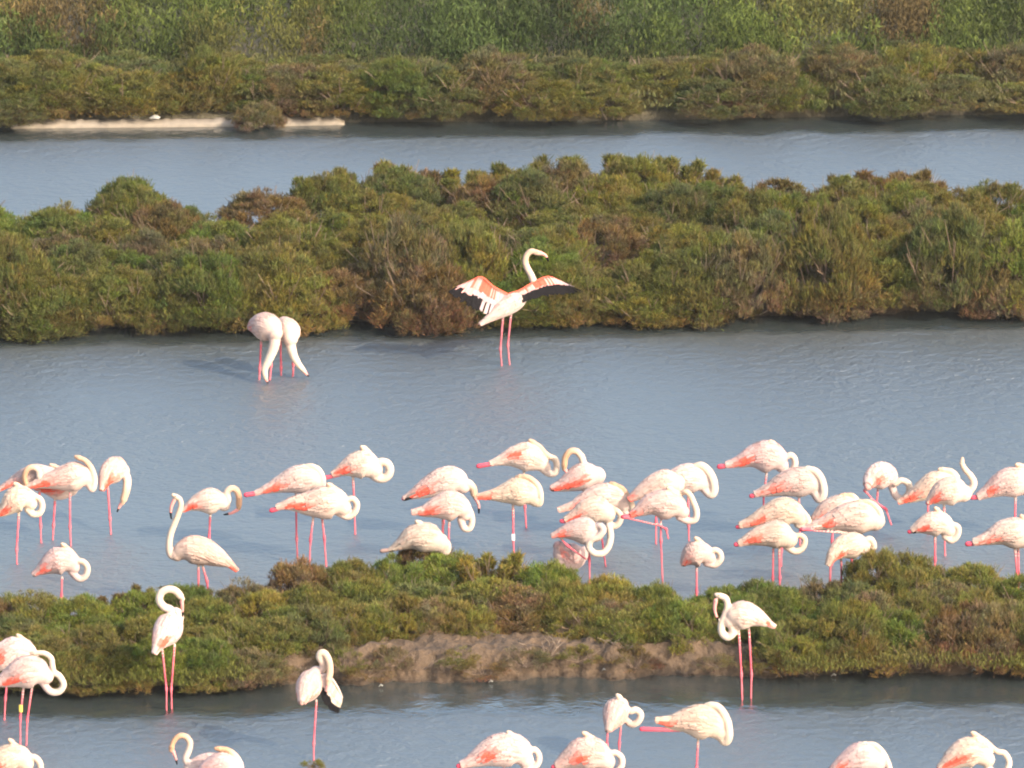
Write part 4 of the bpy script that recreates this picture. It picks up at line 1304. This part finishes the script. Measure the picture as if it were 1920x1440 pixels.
fl('left flamingo of the bottom row pair, orange flank stripe and neck ring', (948, 1532),
   [(868, 1434, 7), (890, 1425, 15), (918, 1412, 27), (948, 1406, 33), (973, 1411, 29), (985, 1424, 16)],
   [(983, 1436), (998, 1440), (1009, 1430), (1010, 1415), (1001, 1405), (989, 1408), (972, 1388, -.06), (957, 1376)], [[(945, 1442), (945, 1490), (945, 1536)]], stub=[(880, 1432), (860, 1436, 5.5)], red=.9, patch=(.5, 88, .10, 24), tan=.25)
fl('middle flamingo of the bottom row, pointed head hump and thick neck ring', (1105, 1536),
   [(1046, 1436, 8), (1066, 1424, 19), (1093, 1413, 31), (1120, 1417, 29), (1138, 1428, 16)],
   [(1136, 1440), (1152, 1448), (1165, 1436), (1165, 1420), (1153, 1411), (1139, 1411), (1120, 1390, -.06), (1099, 1377)], [[(1100, 1445), (1100, 1490), (1100, 1540)]], stub=[(1058, 1434), (1038, 1438, 5.5)], red=.7, grey=.05, patch=(.6, 92, .14, 20))
fl('smooth flamingo at the lower right whose neck arches down at the frame edge', (1620, 1548),
   [(1556, 1448, 5), (1584, 1431, 18), (1614, 1420, 29), (1640, 1424, 25)], [(1642, 1440), (1660, 1456, .02), (1668, 1446, .03), (1662, 1424, .04), (1652, 1407, .04), (1638, 1396, .02), (1622, 1395)], [[(1615, 1450), (1615, 1500), (1615, 1552)]], red=.3, tan=.15)
fl('flamingo in the lower right corner with red flecked wing and neck ring', (1825, 1548),
   [(1763, 1440, 6), (1785, 1425, 19), (1813, 1411, 29), (1836, 1412, 26), (1851, 1424, 15)],
   [(1852, 1440), (1870, 1452), (1886, 1446), (1892, 1428), (1883, 1412), (1868, 1408), (1848, 1390, -.06), (1828, 1377)], [[(1820, 1440), (1820, 1500), (1820, 1552)]], stub=[(1775, 1438), (1758, 1443, 5)], red=1.1, black=False, patch=(.42, 90, .3, 18))

# --- wings made of long feathers ------------------------------------
def spread_wing(root, pt, LE, TE, rows, ncol=38, seed=1, thick=.012):
    """LE, TE: rows of (px, py, off) for leading and trailing edge, shoulder to tip.
    rows: (u0, u1, colour list along the wing) drawn one over the other, the last on top"""
    rnd = random.Random(seed)
    le = smooth_path([[*pt((a, b, 0, c)), .01] for a, b, c in LE], ncol * 2)[:, :3]
    te = smooth_path([[*pt((a, b, 0, c)), .01] for a, b, c in TE], ncol * 2)[:, :3]
    V, F, C = [], [], []
    m = ncol * 2
    for li, (u0, u1, cols) in enumerate(rows):
        for k in range(ncol):
            w = (k + .5) / ncol
            i = min(m - 1, int(w * m))
            j = min(m - 1, int(min(1, w + .05 * u1) * m))
            a = le[i] * (1 - u0) + te[i] * u0
            b = le[j] * (1 - u1) + te[j] * u1 
            b = b + (b - a) * rnd.uniform(-.10, .07)
            span = np.linalg.norm(le[min(m - 1, i + 2)] - le[max(0, i - 2)]) / 4 * 2
            nr = np.cross(le[min(m - 1, i + 1)] - le[max(0, i - 1)], te[i] - le[i])
            nr = nr / (np.linalg.norm(nr) + 1e-9)
            if nr[1] > 0: nr = -nr
            col = cols[max(0, min(len(cols) - 1, int(w * len(cols) + rnd.uniform(-1, 1))))]
            col = np.array(col) * rnd.uniform(.72, 1.12)
            for side in ((1, -1) if li == 0 or True else (1,)):
                n2 = nr * side
                off = n2 * (.003 + .004 * li)
                feather(V, F, C, (a + off, (a + b) / 2 + off, b + off), max(.018, span * 1.6), col, n2, .003)
    me = mesh_np('wing', V, F, np.array(C))
    o = link('wing', me, M_FEATHER, root)
    # the fleshy fore edge
    path = np.concatenate([le, np.linspace(.020, .006, m)[:, None]], 1)
    V, F = [], []
    tube(path, V, F, 1, 8)
    cc = np.array([rows[-1][2][len(rows[-1][2]) // 2]] * len(V))
    link('wing_edge', mesh_np('wing_edge', V, F, cc, smooth=True), M_FEATHER, o)

WT, CO, PK, LAV = WHITE, CORAL, np.array((.48, .25, .23)), np.array((.31, .23, .24))
# flamingo stretching both wings by the middle islet
root, F0, nrm, s, pt = fl('flamingo stretching both coral and black wings in front of the middle islet', (947, 686),
   [(902, 607, 3, .22), (918, 597, 8, .16), (937, 583, 15, .08), (956, 571, 19, -.02), (972, 562, 17, -.14), (985, 553, 9, -.22)],
   [(978, 555, -.18), (996, 545, -.20), (1001, 532, -.20), (996, 516, -.20), (989, 503, -.2), (985, 490, -.2), (988, 478, -.2), (996, 471, -.2), (1005, 473, -.2)],
   [[(943, 594), (938, 655), (941, 690)], [(958, 588, -.05), (952, 648, -.05), (956, 690, -.05)]], bill=[(1013, 474, -.2), (1023, 479, -.2), (1028, 489, -.2)], tan=.4, red=0, nr=(7.5, 5.2), head=6.5, grey=.7)
spread_wing(root, pt, [(950, 552, -.02), (925, 538, .05), (903, 520, .12), (884, 526, .16), (868, 534, .20)],
            [(948, 578, .06), (926, 590, .14), (902, 584, .22), (872, 569, .28), (840, 548, .30)],
            [(0.15, 1.0, [LAV, WT, LAV, BLACK, BLACK, BLACK, BLACK, BLACK]), (0.05, .66, [WT, LAV, LAV, LAV, LAV, LAV, PK, BLACK]), (0, .44, [LAV, PK, CO, CO, CO, PK, LAV, PK])], seed=3)
spread_wing(root, pt, [(955, 552, -.04), (975, 545, -.10), (1000, 530, -.16), (1026, 519, -.22), (1046, 525, -.26), (1062, 534, -.28)],
            [(962, 580, .05), (975, 570, -.02), (995, 562, -.08), (1025, 555, -.14), (1058, 552, -.18), (1093, 547, -.22)],
            [(0.15, 1.0, [BLACK, BLACK, BLACK, BLACK, BLACK, BLACK, BLACK, BLACK]), (0.05, .46, [WT, LAV, LAV, LAV, PK, PK, BLACK, BLACK]), (0, .42, [LAV, LAV, PK, CO, CO, CO, PK, PK, LAV])], seed=4)
# short white back feathers between the wings
fy_rows = []
# preening flamingo with one wing let down
root, F0, nrm, s, pt = fl('preening flamingo seen from behind on one leg, right wing dropped to show black feathers', (589, 1427),
   [(566, 1317, 6, .20), (570, 1306, 17, .14), (577, 1292, 27, .05), (585, 1277, 26, -.05), (592, 1265, 17, -.12)],
   [(590, 1264, -.12), (602, 1257, -.10), (606, 1244, -.08), (599, 1232, -.06), (602, 1224, -.05), (610, 1226, -.04), (617, 1240, -.02), (619, 1258, 0), (616, 1274, .02)],
   [[(593, 1318, -.02), (588, 1394, -.02), (588, 1432, -.02)]], bill=[(615, 1284, .02), (613, 1294, .03), (611, 1302, .03)], tan=.45, grey=.06, red=.15, nr=(7.5, 6.5))
spread_wing(root, pt, [(600, 1268, -.05), (614, 1266, -.04), (626, 1278, -.02), (636, 1294, 0), (642, 1308, .02)],
            [(600, 1296, .02), (606, 1316, .02), (615, 1330, .03), (624, 1338, .04), (634, 1338, .05)],
            [(0.1, .95, [BLACK] * 8), (0.05, .62, [WT, WT, WT, WT, CREAM, CREAM, CREAM, CREAM]), (0, .45, [WT, CREAM, WT, CREAM])], seed=6, ncol=16)
# the pair feeding with their necks down
fl('left flamingo of the feeding pair, neck reaching straight down into the water', (494, 714),
   [(471, 614, 6, -.22), (480, 611, 17, -.14), (494, 612, 26, -.04), (508, 616, 24, .08), (515, 624, 16, .14)],
   [(514, 628, .14), (515, 642, .16), (510, 660, .16), (502, 678, .16), (496, 692, .16), (497, 704, .16)],
   [[(490, 632, -.06), (487, 690, -.06), (486, 716, -.06)], [(512, 632, 0), (508, 686, 0), (506, 712, 0)]], bill=[(498, 708, .16), (500, 714, .16), (502, 718, .16)], tan=.1, red=.15, nr=(12, 5.5), wf=.95, head=5.8)
fl('right flamingo of the feeding pair, neck slanting down to the right into the water', (538, 706),
   [(526, 604, 6, -.22), (531, 608, 15, -.14), (537, 616, 21, -.05), (543, 625, 22, .06), (544, 634, 16, .12)],
   [(543, 638, .12), (546, 652, .14), (551, 668, .14), (559, 682, .14), (568, 693, .14)],
   [[(526, 642, -.04), (527, 690, -.04), (527, 710, -.04)], [(549, 638, 0), (550, 682, 0), (549, 706, 0)]], bill=[(571, 697, .14), (575, 702, .14), (578, 705, .14)], tan=.05, red=.05, nr=(11, 5), wf=.95, head=5.5)

# ------------------------------------------------------------------ small pale feathers and shells on the banks
def feather_bit(px, py, L, label, z=.01):
    V, F, C = [], [], []
    feather(V, F, C, ((-L / 2, 0, 0), (0, .01, .02), (L / 2, 0, .01)), L * .5, np.array((.27, .26, .24)), np.array((0, -.5, .8)), .015)
    V2 = [(x, y + .004, z_ - .004) for x, y, z_ in V]
    n = len(V)
    F2 = [tuple(i + n for i in f)[::-1] for f in F]
    o = link('loose_feather', mesh_np('loose_feather', V + V2, F + F2, np.array(C + C)), M_FEATHER, loc=ground(px, py, z))
    tag(o, label, 'feather', 'pale feathers lying at the banks')
feather_bit(714, 1288, .05, 'tiny white feather at the bank right of the preening flamingo')
feather_bit(920, 1280, .05, 'white speck of down at the waterline in the middle of the near bank')
feather_bit(1132, 1258, .04, 'white speck on the mud above the rear facing flamingo', .08)
feather_bit(1563, 1268, .06, 'white feather at the waterline right of the long legged flamingo')
feather_bit(1826, 1258, .05, 'pale speck at the waterline near the right end of the near bank')
feather_bit(388, 1293, .08, 'white feather floating by the bank left of the preening flamingo')
feather_bit(1084, 596, .09, 'white patch at the waterline under the outstretched right wing')
feather_bit(290, 222, .16, 'small pale curved scrap lying on the long pale ledge', .12)

# ------------------------------------------------------------------ the air between
bm = bmesh.new()
bmesh.ops.create_cube(bm, size=1)
for v in bm.verts:
    v.co = Vector((v.co.x * 12400, v.co.y * 9700 + 4450, -2.0 if v.co.z < 0 else 27.0))
hz = bpy.data.meshes.new('haze'); bm.to_mesh(hz); bm.free()
m = bpy.data.materials.new('haze'); m.use_nodes = True
nt = m.node_tree; nt.nodes.clear()
out = nt.nodes.new('ShaderNodeOutputMaterial')
pv = nt.nodes.new('ShaderNodeVolumePrincipled')
pv.inputs['Color'].default_value = (.85, .88, .92, 1)
pv.inputs['Density'].default_value = 0.00012
nt.links.new(pv.outputs[0], out.inputs['Volume'])
o = link('haze', hz, m)
o['kind'] = 'stuff'; o['label'] = 'thin pale haze over the whole lagoon'
